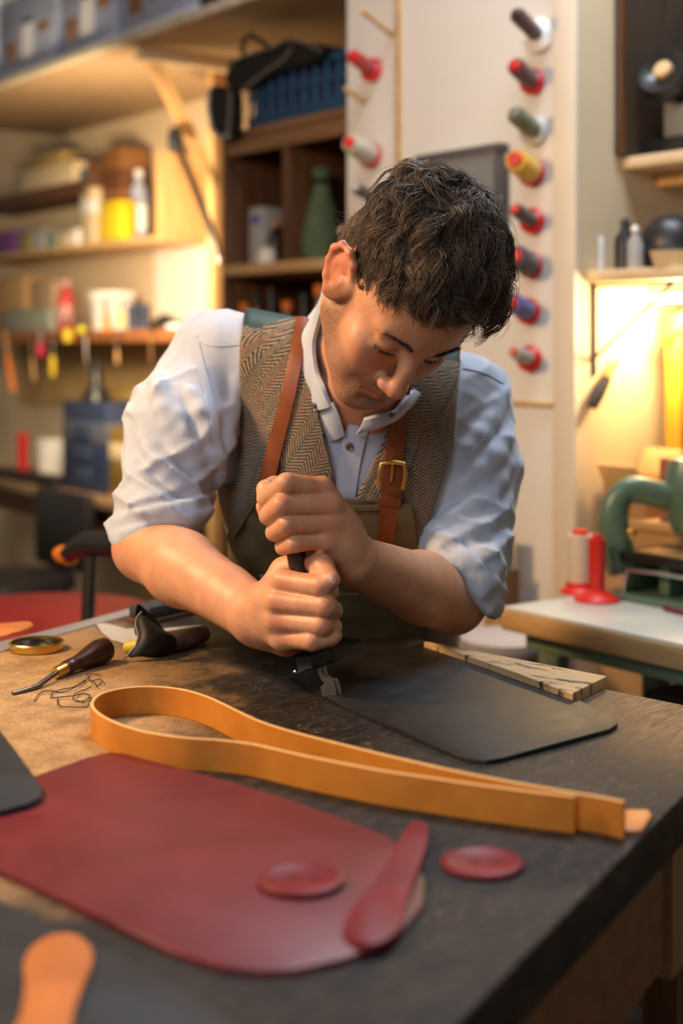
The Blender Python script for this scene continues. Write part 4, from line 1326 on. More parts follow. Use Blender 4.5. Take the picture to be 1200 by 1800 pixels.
th = 0.0034
n = len(pts)
tw = []
for i, p in enumerate(pts):
    d = (pts[min(i + 1, n - 1)] - pts[max(i - 1, 0)]).normalized()
    nn = Vector((-d.y, d.x))
    for s, z in ((-1, 0.0004), (1, 0.0004), (1, hS - 0.0008), (0.6, hS), (-0.6, hS), (-1, hS - 0.0008)):
        q = p + nn * s * th / 2 - cS
        vs.append((q.x, q.y, z))
for i in range(n - 1):
    for k in range(6):
        k2 = (k + 1) % 6
        fs.append((i * 6 + k, i * 6 + k2, (i + 1) * 6 + k2, (i + 1) * 6 + k))
fs.append((5, 4, 3, 2, 1, 0))
fs.append(tuple((n - 1) * 6 + k for k in range(6)))
so = mesh_obj('strap_band', vs, fs, m_amber_l, rS, True)
so.data.materials.append(m_edge)
so.data.set_sharp_from_angle(angle=math.radians(35))
for pl_ in so.data.polygons:
    if pl_.index < (n - 1) * 6 and pl_.index % 6 in (2, 3, 4, 0):
        pl_.material_index = 1
o = slab('strap_tail', [T(x, y, 0.0035).to_2d() - cS for x, y in ((1096, 1423), (1138, 1423), (1146, 1433), (1128, 1459), (1096, 1461))], 0.0003, 0.0037, m_amber_l, rS, 0.001, loc=Vector((0, 0, 0)))

# ------------------------------------------------------------------ small tools on the bench
piece('steel_rule', [(-60, 1143), (-60, 1162), (120, 1110), (276, 1067), (264, 1059), (120, 1098)], 0.0003, 0.002, pm('dull_aluminium', (0.50, 0.50, 0.53), 0.4, 0.08, 40, 0.05, metal=0.7), 'grey metal rule along the left edge of worktop', 'rule', bev=0.0004)
c = T(64, 1130, 0.009)
r = tag(empty('brass_tin_lid', (c.x, c.y, ZT + 0.0003)), 'round brass tin lid, dark inside, on bench left', 'lid')
R0 = 0.0345
lathe('rim', [(R0 - 0.0015, 0.0), (R0, 0.001), (R0, 0.009), (R0 + 0.001, 0.010), (R0, 0.0112), (R0 - 0.002, 0.0105), (R0 - 0.0025, 0.0025), (R0 - 0.0015, 0.0)], m_brass, r, 48)
lathe('inner_wax', [(0, 0.0003), (R0 - 0.003, 0.0003), (R0 - 0.003, 0.007), (R0 - 0.006, 0.004), (0, 0.0035)], pm('black_wax', (0.008, 0.007, 0.006), 0.2, 0.1, 20, 0.2), r, 40)

# creaser with bulbous wooden handle
m_ebony = wood('dark_rosewood', (0.018, 0.008, 0.007), (0.055, 0.022, 0.016), 2, 0.3, 2.0)
pA = T(97, 1183, 0.008)
pB = T(189, 1139, 0.0165)
ax = (pB - pA).normalized()
Ln = (pB - pA).length
r = tag(empty('edge_creaser', (pA.x, pA.y, ZT)), 'creasing tool with bulbous dark wooden handle and bent steel shank', 'tool')
Mh = Matrix.Translation(pA - Vector((pA.x, pA.y, ZT))) @ frame_to(ax)
k = Ln
lathe('handle', [(0, 0.17 * k), (0.0078, 0.17 * k), (0.0085, 0.19 * k), (0.0072, 0.22 * k), (0.0088, 0.25 * k), (0.0086, 0.30 * k), (0.0090, 0.42 * k), (0.0118, 0.58 * k), (0.0150, 0.75 * k), (0.0158, 0.85 * k), (0.0150, 0.94 * k), (0.0100, 0.99 * k), (0, 1.0 * k)], m_ebony, r, 28, Mh)
lathe('ferrule', [(0, 0), (0.0062, 0), (0.0068, 0.002), (0.0074, 0.168 * k), (0, 0.169 * k)], m_brass, r, 24, Mh)
o0 = Vector((pA.x, pA.y, ZT))
tube('shank', [pA - o0 + ax * 0.004, T(80, 1196, 0.0055) - o0, T(66, 1206, 0.003) - o0, T(45, 1213, 0.0025) - o0, T(22, 1219, 0.002) - o0], [0.0030, 0.0030, 0.0032, 0.0030, 0.0022], m_steeld, r, 10, 1.0)
# tangle of thread
cs = T(125, 1215)
r = tag(empty('thread_tangle', (cs.x, cs.y, ZT)), 'small tangle of black waxed thread beside the creaser', 'thread')
mth_ = pm('black_thread', (0.010, 0.010, 0.011), 0.6, 0.1, 20, 0)
tang = [[(60, 1232), (72, 1217), (88, 1214), (104, 1217), (122, 1213), (140, 1202), (152, 1196)],
        [(90, 1224), (92, 1218), (108, 1212), (128, 1208), (146, 1198), (158, 1188), (156, 1194), (166, 1200), (170, 1208)],
        [(88, 1227), (108, 1225), (130, 1223), (145, 1219), (158, 1222), (152, 1230), (138, 1233), (128, 1228), (134, 1218), (150, 1212), (162, 1206)],
        [(101, 1228), (104, 1240), (128, 1243), (152, 1242), (156, 1237)],
        [(150, 1186), (165, 1185), (178, 1187)], [(162, 1196), (176, 1194), (180, 1199), (172, 1204)], [(134, 1231), (148, 1234), (160, 1230), (156, 1226)]]
for i, tg in enumerate(tang):
    pp = [T(x, y, 0.0012 + 0.002 * ((j * 7 + i * 3) % 3) / 2) - Vector((cs.x, cs.y, ZT)) for j, (x, y) in enumerate(tg)]
    tube('thread_strand', [Vector(q) for q in spline([tuple(p) for p in pp], 30)], 0.0006, mth_, r, 5)

# knife with round blade, in a black leather collar
g0 = T(285, 1150)
r = tag(empty('leather_knife', (g0.x, g0.y, ZT)), 'steel bladed leather knife lying through a black leather collar', 'knife')
o0 = Vector((g0.x, g0.y, ZT))


def plate(name, pts, thick, nrm, mat, parent):
    nrm = Vector(nrm).normalized()
    vs = [p + nrm * thick / 2 for p in pts] + [p - nrm * thick / 2 for p in pts]
    k = len(pts)
    fs = [tuple(range(k)), tuple(range(2 * k - 1, k - 1, -1))] + [(i, k + i, k + (i + 1) % k, (i + 1) % k) for i in range(k)]
    o = mesh_obj(name, vs, fs, mat, parent, True)
    o.data.set_sharp_from_angle(angle=math.radians(25))
    return o


pbl = lambda x, y, h: T(x, y, h) - o0
plate('round_blade', [pbl(170, 1098, 0.004), pbl(180, 1113, 0.002), pbl(197, 1125, 0.002), pbl(218, 1131, 0.002), pbl(243, 1131, 0.004), pbl(246, 1104, 0.02), pbl(222, 1106, 0.012), pbl(198, 1099, 0.007), pbl(180, 1096, 0.005)], 0.0016, (0, -0.5, 0.85), pm('satin_blade_steel', (0.78, 0.78, 0.80), 0.35, 0.05, 40, 0.05, metal=0.55), r)
plate('long_blade', [pbl(288, 1105, 0.022), pbl(350, 1099, 0.022), pbl(359, 1100, 0.022), pbl(345, 1112, 0.015), pbl(290, 1120, 0.014)], 0.0018, (0, -0.5, 0.85), pm('satin_blade_steel', (0.78, 0.78, 0.80), 0.35, 0.05, 40, 0.05, metal=0.55), r)
tube('handle', [pbl(250, 1135, 0.014), pbl(300, 1128, 0.014), pbl(330, 1122, 0.0135), pbl(357, 1114, 0.0125)], [0.013, 0.014, 0.0135, 0.011], wood('grey_brown_handle', (0.05, 0.03, 0.02), (0.12, 0.075, 0.045), 0, 0.5), r, 16)
tube('yellow_wrap', [pbl(222, 1139, 0.009), pbl(232, 1138, 0.0105), pbl(246, 1136, 0.012)], [0.0075, 0.009, 0.010], pm('yellow_wrap', (0.55, 0.42, 0.03), 0.5, 0.3, 60, 0.2), r, 14)
g1 = T(262, 1158)
r = tag(empty('leather_collar', (g1.x, g1.y, ZT)), 'black folded leather collar with two upright points round the knife', 'sheath')
o0 = Vector((g1.x, g1.y, ZT))


def loft(name, rows, thick, mat, parent, sub=1):
    """rows: list of equally long lists of points -> thick sheet"""
    R, K = len(rows), len(rows[0])
    vs = [Vector(p) for row in rows for p in row]
    fs = [(i * K + j, i * K + j + 1, (i + 1) * K + j + 1, (i + 1) * K + j) for i in range(R - 1) for j in range(K - 1)]
    o = mesh_obj(name, vs, fs, mat, parent, True)
    md = o.modifiers.new('thick', 'SOLIDIFY')
    md.thickness = thick
    md.offset = 0
    if sub:
        ms = o.modifiers.new('sub', 'SUBSURF')
        ms.levels = sub
        ms.render_levels = sub
    return o


ll = lambda x, y, d: P(x, y, d * DS) - o0
loft('front_flap', [[ll(217, 1160, 1.490), ll(240, 1155, 1.485), ll(265, 1154, 1.492), ll(292, 1149, 1.51), ll(312, 1140, 1.53)],
                    [ll(238, 1137, 1.495), ll(250, 1130, 1.485), ll(268, 1128, 1.49), ll(292, 1128, 1.50), ll(312, 1124, 1.525)],
                    [ll(243, 1118, 1.505), ll(252, 1108, 1.495), ll(270, 1110, 1.497), ll(290, 1114, 1.505), ll(305, 1116, 1.53)],
                    [ll(238, 1098, 1.515), ll(247, 1085, 1.51), ll(264, 1096, 1.512), ll(280, 1106, 1.52), ll(290, 1110, 1.535)],
                    [ll(240, 1086, 1.52), ll(249, 1076, 1.518), ll(258, 1086, 1.52), ll(272, 1098, 1.53), ll(284, 1106, 1.54)]], 0.0025, m_lblack, r)
loft('back_flap', [[ll(236, 1122, 1.53), ll(246, 1118, 1.545), ll(262, 1116, 1.55), ll(288, 1118, 1.55)],
                   [ll(235, 1095, 1.53), ll(245, 1090, 1.54), ll(262, 1094, 1.55), ll(286, 1102, 1.55)],
                   [ll(238, 1072, 1.53), ll(243, 1062, 1.535), ll(256, 1074, 1.545), ll(278, 1092, 1.55)],
                   [ll(240, 1064, 1.53), ll(243, 1060, 1.533), ll(250, 1066, 1.54), ll(268, 1082, 1.55)]], 0.0025, m_lblack, r)
tube('piping', [ll(217, 1160, 1.487), ll(238, 1136, 1.492), ll(243, 1118, 1.502), ll(238, 1098, 1.512), ll(240, 1085, 1.517), ll(249, 1075, 1.516)], 0.0012, m_piping, r, 6)
c0 = T(285, 1092)
r = tag(empty('strop_block', (c0.x, c0.y + 0.03, ZT + 0.0003)), 'dark sharpening block behind the leather collar', 'block')
box('stone', -0.020, 0.020, -0.055, 0.055, 0.006, 0.024, pm('dark_stone', (0.035, 0.035, 0.038), 0.7, 0.2, 40, 0.2), r, 0.003, rot=(0, 0, -0.6))
box('wood_base', -0.022, 0.022, -0.058, 0.058, 0.0, 0.0057, m_brown, r, 0.001, rot=(0, 0, -0.6))

# ================================================================== SCULPTING TOOLS (signed distance fields -> mesh)


def V3(*a):
    return np.array(a[0] if len(a) == 1 else a, float)


def smin(a, b, k):
    if k <= 0:
        return np.minimum(a, b)
    h = np.maximum(k - np.abs(a - b), 0) / k
    return np.minimum(a, b) - h * h * k * 0.25


def smax(a, b, k):
    return -smin(-a, -b, k)


class Cone:          # round cone between two points with two radii
    def __init__(s, a, b, ra, rb, k=0.01, op='u'):
        s.a, s.b, s.ra, s.rb, s.k, s.op = V3(a).astype(np.float32), V3(b).astype(np.float32), float(ra), float(rb), float(k), op
        s.ba = s.b - s.a
        s.l2 = max(float(s.ba @ s.ba), 1e-12)

    def __call__(s, p):
        pa = p - s.a
        dt = pa @ s.ba
        t = np.minimum(np.maximum(dt / s.l2, 0), 1)
        # |pa - t ba|^2 expanded
        q2 = np.einsum('ij,ij->i', pa, pa) - t * (2 * dt - t * s.l2)
        return np.sqrt(np.maximum(q2, 0)) - (s.ra + (s.rb - s.ra) * t)


class Ell:           # ellipsoid with its own axes (rows of R)
    def __init__(s, c, r, R=None, k=0.01, op='u'):
        s.c, s.r, s.k, s.op = V3(c).astype(np.float32), V3(r), float(k), op
        R = np.eye(3) if R is None else np.array(R)
        s.A1 = (R.T / s.r).astype(np.float32)
        s.A2 = (R.T / s.r ** 2).astype(np.float32)

    def __call__(s, p):
        pc = p - s.c
        q = pc @ s.A1
        k0 = np.sqrt(np.einsum('ij,ij->i', q, q)) + 1e-9
        q = pc @ s.A2
        k1 = np.sqrt(np.einsum('ij,ij->i', q, q)) + 1e-9
        return k0 * (k0 - 1) / k1


class Field:
    def __init__(s, prims, post=None):
        s.prims, s.post = prims, post

    def ev(s, p, act=None):
        p = np.asarray(p, np.float32)
        d = np.full(len(p), 1e3, np.float32)
        for i, f in enumerate(s.prims):
            if act is not None and not act[i]:
                continue
            if f.op == 'u':
                d = smin(d, f(p), f.k)
            else:
                d = smax(d, -f(p), f.k)
        return d

    def __call__(s, p, act=None):
        d = s.ev(p, act)
        return s.post(p, d) if s.post else d

    def prep(s, cc, R):
        cc = np.asarray(cc, np.float32)
        ds = np.stack([f(cc) for f in s.prims], 1)
        un = np.array([f.op == 'u' for f in s.prims])
        dm = ds[:, un].min(1)[:, None]
        ks = np.array([f.k for f in s.prims])[None]
        return np.where(un[None], ds < dm + 2.3 * R + ks, ds < 1.5 * R + ks)


def sculpt(field, bmin, bmax, h, B=12):
    bmin, bmax = V3(bmin), V3(bmax)
    nb = np.ceil((bmax - bmin) / (h * B)).astype(int)
    gi = np.stack(np.meshgrid(*[np.arange(n) for n in nb], indexing='ij'), -1).reshape(-1, 3)
    cc = bmin + (gi + 0.5) * h * B
    R = h * B * 0.87
    dc = np.concatenate([field(c) for c in np.array_split(cc, max(1, len(cc) // 60000))])
    gi = gi[np.abs(dc) < R * 1.7 + 0.006]
    dims = nb * B + 2
    acts = field.prep(bmin + (gi + 0.5) * h * B, R)
    S = np.array([dims[1] * dims[2], dims[2], 1])
    off = np.stack(np.meshgrid(*[np.arange(B + 1)] * 3, indexing='ij'), -1).reshape(-1, 3)
    corner = [(i, j, k) for i in (0, 1) for j in (0, 1) for k in (0, 1)]
    cid, cpos, quads = [], [], []
    for ib, g in enumerate(gi):
        base = g * B
        pts = bmin + (base + off) * h
        D = field(pts, acts[ib]).reshape(B + 1, B + 1, B + 1)
        if D.min() > 0 or D.max() < 0:
            continue
        sg = D < 0
        cs = [sg[i:i + B, j:j + B, k:k + B] for i, j, k in corner]
        cnt = sum(c.astype(np.int8) for c in cs)
        idx = np.argwhere((cnt > 0) & (cnt < 8))
        if len(idx):
            acc = np.zeros((len(idx), 3))
            num = np.zeros(len(idx))
            for a in range(8):
                for bb in range(a + 1, 8):
                    ca, cb = corner[a], corner[bb]
                    if sum(abs(x - y) for x, y in zip(ca, cb)) != 1:
                        continue
                    da = D[idx[:, 0] + ca[0], idx[:, 1] + ca[1], idx[:, 2] + ca[2]]
                    db = D[idx[:, 0] + cb[0], idx[:, 1] + cb[1], idx[:, 2] + cb[2]]
                    mk = (da < 0) != (db < 0)
                    t = np.where(mk, da / np.where(mk, da - db, 1), 0)
                    acc += np.where(mk[:, None], np.array(ca) + t[:, None] * (np.array(cb) - np.array(ca)), 0)
                    num += mk
            cid.append((base + idx) @ S)
            cpos.append(bmin + (base + idx + acc / num[:, None]) * h)
        for ax in range(3):
            sl0 = [slice(0, B)] * 3
            sl1 = [slice(0, B)] * 3
            sl1[ax] = slice(1, B + 1)
            s0, s1 = sg[tuple(sl0)], sg[tuple(sl1)]
            ed = np.argwhere(s0 != s1)
            if not len(ed):
                continue
            inside = s0[ed[:, 0], ed[:, 1], ed[:, 2]]
            gb = base + ed
            u, v = (ax + 1) % 3, (ax + 2) % 3
            eu = np.zeros(3, int)
            ev_ = np.zeros(3, int)
            eu[u] = 1
            ev_[v] = 1
            q = np.stack([(gb - eu - ev_) @ S, (gb - ev_) @ S, gb @ S, (gb - eu) @ S], 1)
            q[~inside] = q[~inside][:, ::-1]
            ok = (gb[:, u] > 0) & (gb[:, v] > 0)
            quads.append(q[ok])
    cid = np.concatenate(cid)
    cpos = np.concatenate(cpos)
    o = np.argsort(cid)
    cid, cpos = cid[o], cpos[o]
    Q = np.concatenate(quads)
    ix = np.clip(np.searchsorted(cid, Q), 0, len(cid) - 1)
    ok = (cid[ix] == Q).all(1)
    return cpos, ix[ok]


def relax(v, q, it=1, lam=0.5):
    e = np.concatenate([q[:, [0, 1]], q[:, [1, 2]], q[:, [2, 3]], q[:, [3, 0]]])
    for _ in range(it):
        s = np.zeros_like(v)
        c = np.zeros(len(v))
        for k in range(3):
            s[:, k] = np.bincount(e[:, 0], v[e[:, 1], k], len(v)) + np.bincount(e[:, 1], v[e[:, 0], k], len(v))
        c = np.bincount(e[:, 0], minlength=len(v)) + np.bincount(e[:, 1], minlength=len(v))
        v = v + lam * (s / np.maximum(c, 1)[:, None] - v)
    return v


def np_mesh(name, v, q, mat, parent, cols=None, loc=(0, 0, 0)):
    v = v - V3(loc)
    me = bpy.data.meshes.new(name)
    me.vertices.add(len(v))
    me.vertices.foreach_set('co', v.astype(np.float32).ravel())
    k = q.shape[1]
    me.loops.add(len(q) * k)
    me.loops.foreach_set('vertex_index', q.astype(np.int32).ravel())
    me.polygons.add(len(q))
    me.polygons.foreach_set('loop_start', np.arange(len(q), dtype=np.int32) * k)
    me.polygons.foreach_set('use_smooth', np.ones(len(q), bool))
    me.update(calc_edges=True)
    if cols is not None:
        for nm, c in cols.items():
            if c.ndim == 2:
                at = me.attributes.new(nm, 'FLOAT_COLOR', 'POINT')
                cc = np.ones((len(v), 4), np.float32)
                cc[:, :c.shape[1]] = c
                at.data.foreach_set('color', cc.ravel())
            else:
                at = me.attributes.new(nm, 'FLOAT', 'POINT')
                at.data.foreach_set('value', c.astype(np.float32))
    if mat:
        me.materials.append(mat)
    o = bpy.data.objects.new(name, me)
    C.objects.link(o)
    o.parent = parent
    return o


_pt = rng.permutation(4096)
_pv = rng.random(4096) * 2 - 1


def vnoise(p, sc, seed=0):
    x = p * sc + seed * 17.13
    i = np.floor(x).astype(np.int64)
    f = x - i
    f = f * f * f * (f * (f * 6 - 15) + 10)
    out = 0
    for a in (0, 1):
        for b in (0, 1):
            for c in (0, 1):
                hsh = _pt[(_pt[(_pt[(i[:, 0] + a) & 4095] + i[:, 1] + b) & 4095] + i[:, 2] + c) & 4095]
                w_ = (f[:, 0] if a else 1 - f[:, 0]) * (f[:, 1] if b else 1 - f[:, 1]) * (f[:, 2] if c else 1 - f[:, 2])
                out = out + _pv[hsh] * w_
    return out


def sstep(x, a, b):
    t = np.clip((x - a) / (b - a), 0, 1)
    return t * t * (3 - 2 * t)


CAMP = V3(0, 0, ZC)


def Pn(px, py, d):
    return np.array(P(px, py, d * DS))


def rays(px, py):
    r = np.stack([(np.asarray(px, float) - 600) / F, np.ones(len(px)), -(np.asarray(py, float) - HY) / F], 1)
    return r / np.linalg.norm(r, axis=1)[:, None]


def march(field, px, py, t0=1.0, off=0.0):
    t0 = t0 * 1.15
    r = rays(px, py)
    t = np.full(len(r), t0)
    best = np.full(len(r), 1e3)
    bt = t.copy()
    for _ in range(70):
        d = field(CAMP + r * t[:, None]) - off
        bm_ = d < best
        best = np.where(bm_, d, best)
        bt = np.where(bm_, t, bt)
        t = t + np.clip(d, -0.05, 0.05) * 0.8
    ok = best < 0.003
    t = np.where(ok, t, bt)
    if ok.any() and not ok.all():           # sight lines that miss: take the nearest one that lands
        g = np.stack([np.asarray(px, float), np.asarray(py, float)], 1)
        bad = np.where(~ok)[0]
        good = np.where(ok)[0]
        j = good[((g[bad][:, None] - g[good][None]) ** 2).sum(2).argmin(1)]
        t[bad] = t[j]
        r[bad] = r[j] * 0.7 + r[bad] * 0.3
        r[bad] /= np.linalg.norm(r[bad], axis=1)[:, None]
    return CAMP + r * t[:, None]


def grad(field, p, e=0.002):
    g = np.stack([field(p + V3(e, 0, 0)) - field(p - V3(e, 0, 0)), field(p + V3(0, e, 0)) - field(p - V3(0, e, 0)), field(p + V3(0, 0, e)) - field(p - V3(0, 0, e))], 1)
    return g / (np.linalg.norm(g, axis=1)[:, None] + 1e-9)


def plane_px(x0, y0, x1, y1):
    """unit normal of the vertical-ish cutting plane through two sight lines; positive on the right of travel (x0,y0)->(x1,y1) in the frame"""
    r = rays([x0, x1], [y0, y1])
    n = np.cross(r[0], r[1])
    n /= np.linalg.norm(n)
    mx, my = (x0 + x1) / 2, (y0 + y1) / 2
    tx, ty = x1 - x0, y1 - y0
    t = rays([mx - ty * 0.1], [my + tx * 0.1])[0]
    if t @ n < 0:
        n = -n
    return n


# ================================================================== THE MAN
man = tag(empty('person', (0.0, 2.42, 0)), 'man in tweed waistcoat and rolled pale blue shirt leaning over the workbench, pressing a tool', 'person')
ML = V3(man.location)

# head frame
zh = V3(0.52, -0.705, 0.48)
zh /= np.linalg.norm(zh)
fh = V3(0.13, -0.49, -0.86)
fh -= zh * (fh @ zh)
fh /= np.linalg.norm(fh)
xh = -np.cross(fh, zh)                 # towards his left
HS = 1.04
HO = Pn(727, 618, 1.375)
HR = np.stack([xh, fh, zh])            # rows: local axes


def hw(x, y, z):
    return HO + HS * (x * xh + y * fh + z * zh)


def hEll(c, r, k=0.01, op='u', rot=None):
    R = HR if rot is None else rot @ HR
    return Ell(hw(*c), V3(r) * HS, R, k, op)


def hCone(a, b, ra, rb, k=0.01, op='u'):
    return Cone(hw(*a), hw(*b), ra * HS, rb * HS, k, op)


def rotx(a):
    c, s = math.cos(a), math.sin(a)
    return np.array([[1, 0, 0], [0, c, s], [0, -s, c]])


def rotz(a):
    c, s = math.cos(a), math.sin(a)
    return np.array([[c, s, 0], [-s, c, 0], [0, 0, 1]])


NB = Pn(628, 655, 1.575)               # base of neck
head = [
    hEll((0, -0.090, 0.036), (0.075, 0.098, 0.088), 0.02),
    hEll((0, -0.050, 0.040), (0.064, 0.052, 0.058), 0.02),
    hEll((0, -0.055, -0.030), (0.060, 0.052, 0.070), 0.03),
    hEll((0, -0.030, -0.066), (0.042, 0.036, 0.042), 0.02),
    hCone((0.048, -0.080, -0.060), (0.018, -0.010, -0.105), 0.021, 0.018, 0.025),
    hCone((-0.048, -0.080, -0.060), (-0.018, -0.010, -0.105), 0.021, 0.018, 0.025),
    hEll((0, -0.003, -0.108), (0.022, 0.017, 0.017), 0.02),
]
for s in (-1, 1):
    head += [
        hEll((s * 0.043, -0.022, -0.026), (0.020, 0.019, 0.016), 0.022),        # cheekbone
        hEll((s * 0.034, -0.020, -0.055), (0.020, 0.020, 0.024), 0.025),        # cheek
        hCone((s * 0.012, -0.002, 0.017), (s * 0.042, -0.016, 0.019), 0.011, 0.010, 0.016),   # brow
    ]
head += [hEll((s * 0.031, 0.010, -0.002), (0.017, 0.015, 0.012), None, None) for s in ()]
for s in (-1, 1):
    head += [hEll((s * 0.031, 0.012, -0.001), (0.017, 0.016, 0.0125), 0.012, 's')]
for s in (-1, 1):
    head += [
        hEll((s * 0.031, -0.0125, -0.002), (0.0145, 0.0140, 0.0135), 0.004),     # closed-down lid over the eyeball
        hCone((s * 0.020, -0.0025, 0.006), (s * 0.044, -0.010, 0.004), 0.0040, 0.0030, 0.006),  # upper lid fold
        hCone((s * 0.020, -0.003, -0.013), (s * 0.042, -0.009, -0.011), 0.0040, 0.0035, 0.009),  # bag
    ]
head += [
    hCone((0, 0.000, 0.008), (0, 0.013, -0.018), 0.0085, 0.0092, 0.012),         # nose bridge
    hCone((0, 0.013, -0.018), (0, 0.0245, -0.041), 0.0088, 0.0110, 0.006),
    hEll((0, 0.0260, -0.0440), (0.0118, 0.0105, 0.0098), 0.006),
    hEll((0.0125, 0.0160, -0.0465), (0.0078, 0.0105, 0.0078), 0.006),
    hEll((-0.0125, 0.0160, -0.0465), (0.0078, 0.0105, 0.0078), 0.006),
    hEll((0.0065, 0.0195, -0.0545), (0.0038, 0.0055, 0.0036), 0.002, 's'),
    hEll((-0.0065, 0.0195, -0.0545), (0.0038, 0.0055, 0.0036), 0.002, 's'),
    hEll((0, -0.002, -0.072), (0.027, 0.0165, 0.021), 0.014),                    # muzzle
    hCone((0, 0.0120, -0.0695), (0.022, 0.0035, -0.0735), 0.0048, 0.0026, 0.004),
    hCone((0, 0.0120, -0.0695), (-0.022, 0.0035, -0.0735), 0.0048, 0.0026, 0.004),
    hCone((0, 0.0105, -0.0800), (0.019, 0.0030, -0.0765), 0.0060, 0.0030, 0.004),
    hCone((0, 0.0105, -0.0800), (-0.019, 0.0030, -0.0765), 0.0060, 0.0030, 0.004),
    hCone((0.021, 0.0095, -0.0748), (0, 0.0185, -0.0745), 0.0013, 0.0018, 0.0015, 's'),
    hCone((-0.021, 0.0095, -0.0748), (0, 0.0185, -0.0745), 0.0013, 0.0018, 0.0015, 's'),
    hCone((-0.012, 0.0125, -0.0925), (0.012, 0.0125, -0.0925), 0.0035, 0.0035, 0.008, 's'),
]
# ears
for s in (-1, 1):
    def e(x, y, z, s=s):
        return (s * x, y, z)
    rim = [(0.076, -0.074, 0.012), (0.083, -0.078, 0.026), (0.089, -0.090, 0.032), (0.093, -0.104, 0.026), (0.093, -0.110, 0.010), (0.089, -0.107, -0.008), (0.084, -0.097, -0.022), (0.079, -0.086, -0.032)]
    head.append(hEll(e(0.081, -0.092, 0.004), (0.0055, 0.017, 0.027), 0.006, 'u', rotz(s * 0.42)))
    for i in range(len(rim) - 1):
        head.append(hCone(e(*rim[i]), e(*rim[i + 1]), 0.0046 if i < 6 else 0.006, 0.0046 if i < 5 else 0.0065, 0.004))
    head.append(hEll(e(0.0795, -0.084, -0.032), (0.005, 0.0085, 0.0095), 0.005, 'u', rotz(s * 0.3)))
    head.append(hCone(e(0.079, -0.077, -0.004), e(0.080, -0.076, -0.012), 0.0045, 0.004, 0.004))
    head.append(hEll(e(0.073, -0.081, -0.022), (0.0085, 0.0135, 0.0175), 0.008))
    head.append(hEll(e(0.071, -0.072, -0.006), (0.008, 0.010, 0.016), 0.008))
    head.append(hEll(e(0.0915, -0.088, -0.003), (0.0070, 0.0075, 0.0100), 0.004, 's'))
    head.append(hEll(e(0.0945, -0.095, 0.016), (0.0055, 0.006, 0.010), 0.004, 's'))
# neck
nk0 = hw(0, -0.105, -0.030)
neck = [Cone(nk0, NB + V3(0, 0.035, 0.01), 0.056, 0.064, 0.03), Cone(hw(0, -0.06, -0.085), NB + V3(0.012, -0.02, -0.035), 0.034, 0.046, 0.03)]
for s in (-1, 1):
    neck.append(Cone(hw(s * 0.055, -0.115, -0.03), NB + V3(s * 0.02, -0.035, -0.06), 0.016, 0.014, 0.02))

# torso landmarks
SR = Pn(375, 628, 1.63)
SL = Pn(832, 698, 1.655)
PV = Pn(600, 1150, 1.875)
tu = NB - PV
tlen = np.linalg.norm(tu)
tu /= tlen
tr = SL - SR
tr -= tu * (tr @ tu)
tr /= np.linalg.norm(tr)
tf = np.cross(tu, tr)
if tf[1] > 0:
    tf = -tf
TR = np.stack([tr, tf, tu])


def tw_(u, f, v):
    return PV + u * tr + f * tf + v * tu


SM = (SR + SL) / 2


def tEll(c, r, k=0.03):
    return Ell(tw_(*c), r, TR, k)


torso = [
    tEll((0.000, 0.000, 0.02), (0.168, 0.115, 0.16), 0.04),
    tEll((0.004, 0.010, 0.20), (0.162, 0.112, 0.22), 0.06),
    tEll((0.006, 0.004, 0.39), (0.180, 0.120, 0.18), 0.06),
    tEll((0.055, 0.055, 0.39), (0.085, 0.055, 0.095), 0.05),
    tEll((-0.055, 0.055, 0.39), (0.085, 0.055, 0.095), 0.05),
    Cone(NB + V3(-0.02, 0.035, -0.02), SR + V3(0.02, 0.0, 0.0), 0.066, 0.058, 0.05),
    Cone(NB + V3(0.02, 0.035, -0.02), SL + V3(-0.02, 0.0, 0.0), 0.066, 0.058, 0.05),
]
# arms
ER = Pn(258, 962, 1.545)
WRr = Pn(452, 1080, 1.372)
EL = Pn(797, 1056, 1.575)
WRl = Pn(622, 980, 1.372)


def lerp(a, b, t):
    return a + (b - a) * t


arms = [
    Cone(SR, ER, 0.044, 0.040, 0.02), Cone(SL, EL, 0.044, 0.039, 0.02),
    Cone(ER, lerp(ER, WRr, 0.35), 0.041, 0.0435, 0.02), Cone(lerp(ER, WRr, 0.35), WRr, 0.0435, 0.0290, 0.02),
    Cone(lerp(ER, WRr, 0.75) + V3(0, 0, 0.004), WRr + V3(0.005, 0, -0.012), 0.026, 0.023, 0.02),
    Cone(EL, lerp(EL, WRl, 0.35), 0.040, 0.0415, 0.02), Cone(lerp(EL, WRl, 0.35), WRl, 0.0415, 0.0255, 0.02),
    Cone(lerp(EL, WRl, 0.7) + V3(-0.006, 0, -0.008), WRl + V3(-0.006, 0, -0.012), 0.025, 0.0195, 0.02),
    Cone(lerp(EL, WRl, 0.05) + V3(0, -0.01, -0.006), lerp(EL, WRl, 0.55) + V3(-0.004, -0.014, -0.005), 0.028, 0.022, 0.025),
    Cone(lerp(ER, WRr, 0.05) + V3(0, -0.012, 0.010), lerp(ER, WRr, 0.55) + V3(0, -0.014, 0.008), 0.028, 0.022, 0.025),
]


def finger(pts, rads, k=0.0015, first=0.0015, swell=True):
    out = []
    for i in range(len(pts) - 1):
        out.append(Cone(pts[i], pts[i + 1], rads[i], rads[i + 1], first if i == 0 else k))
    return out


hands = []
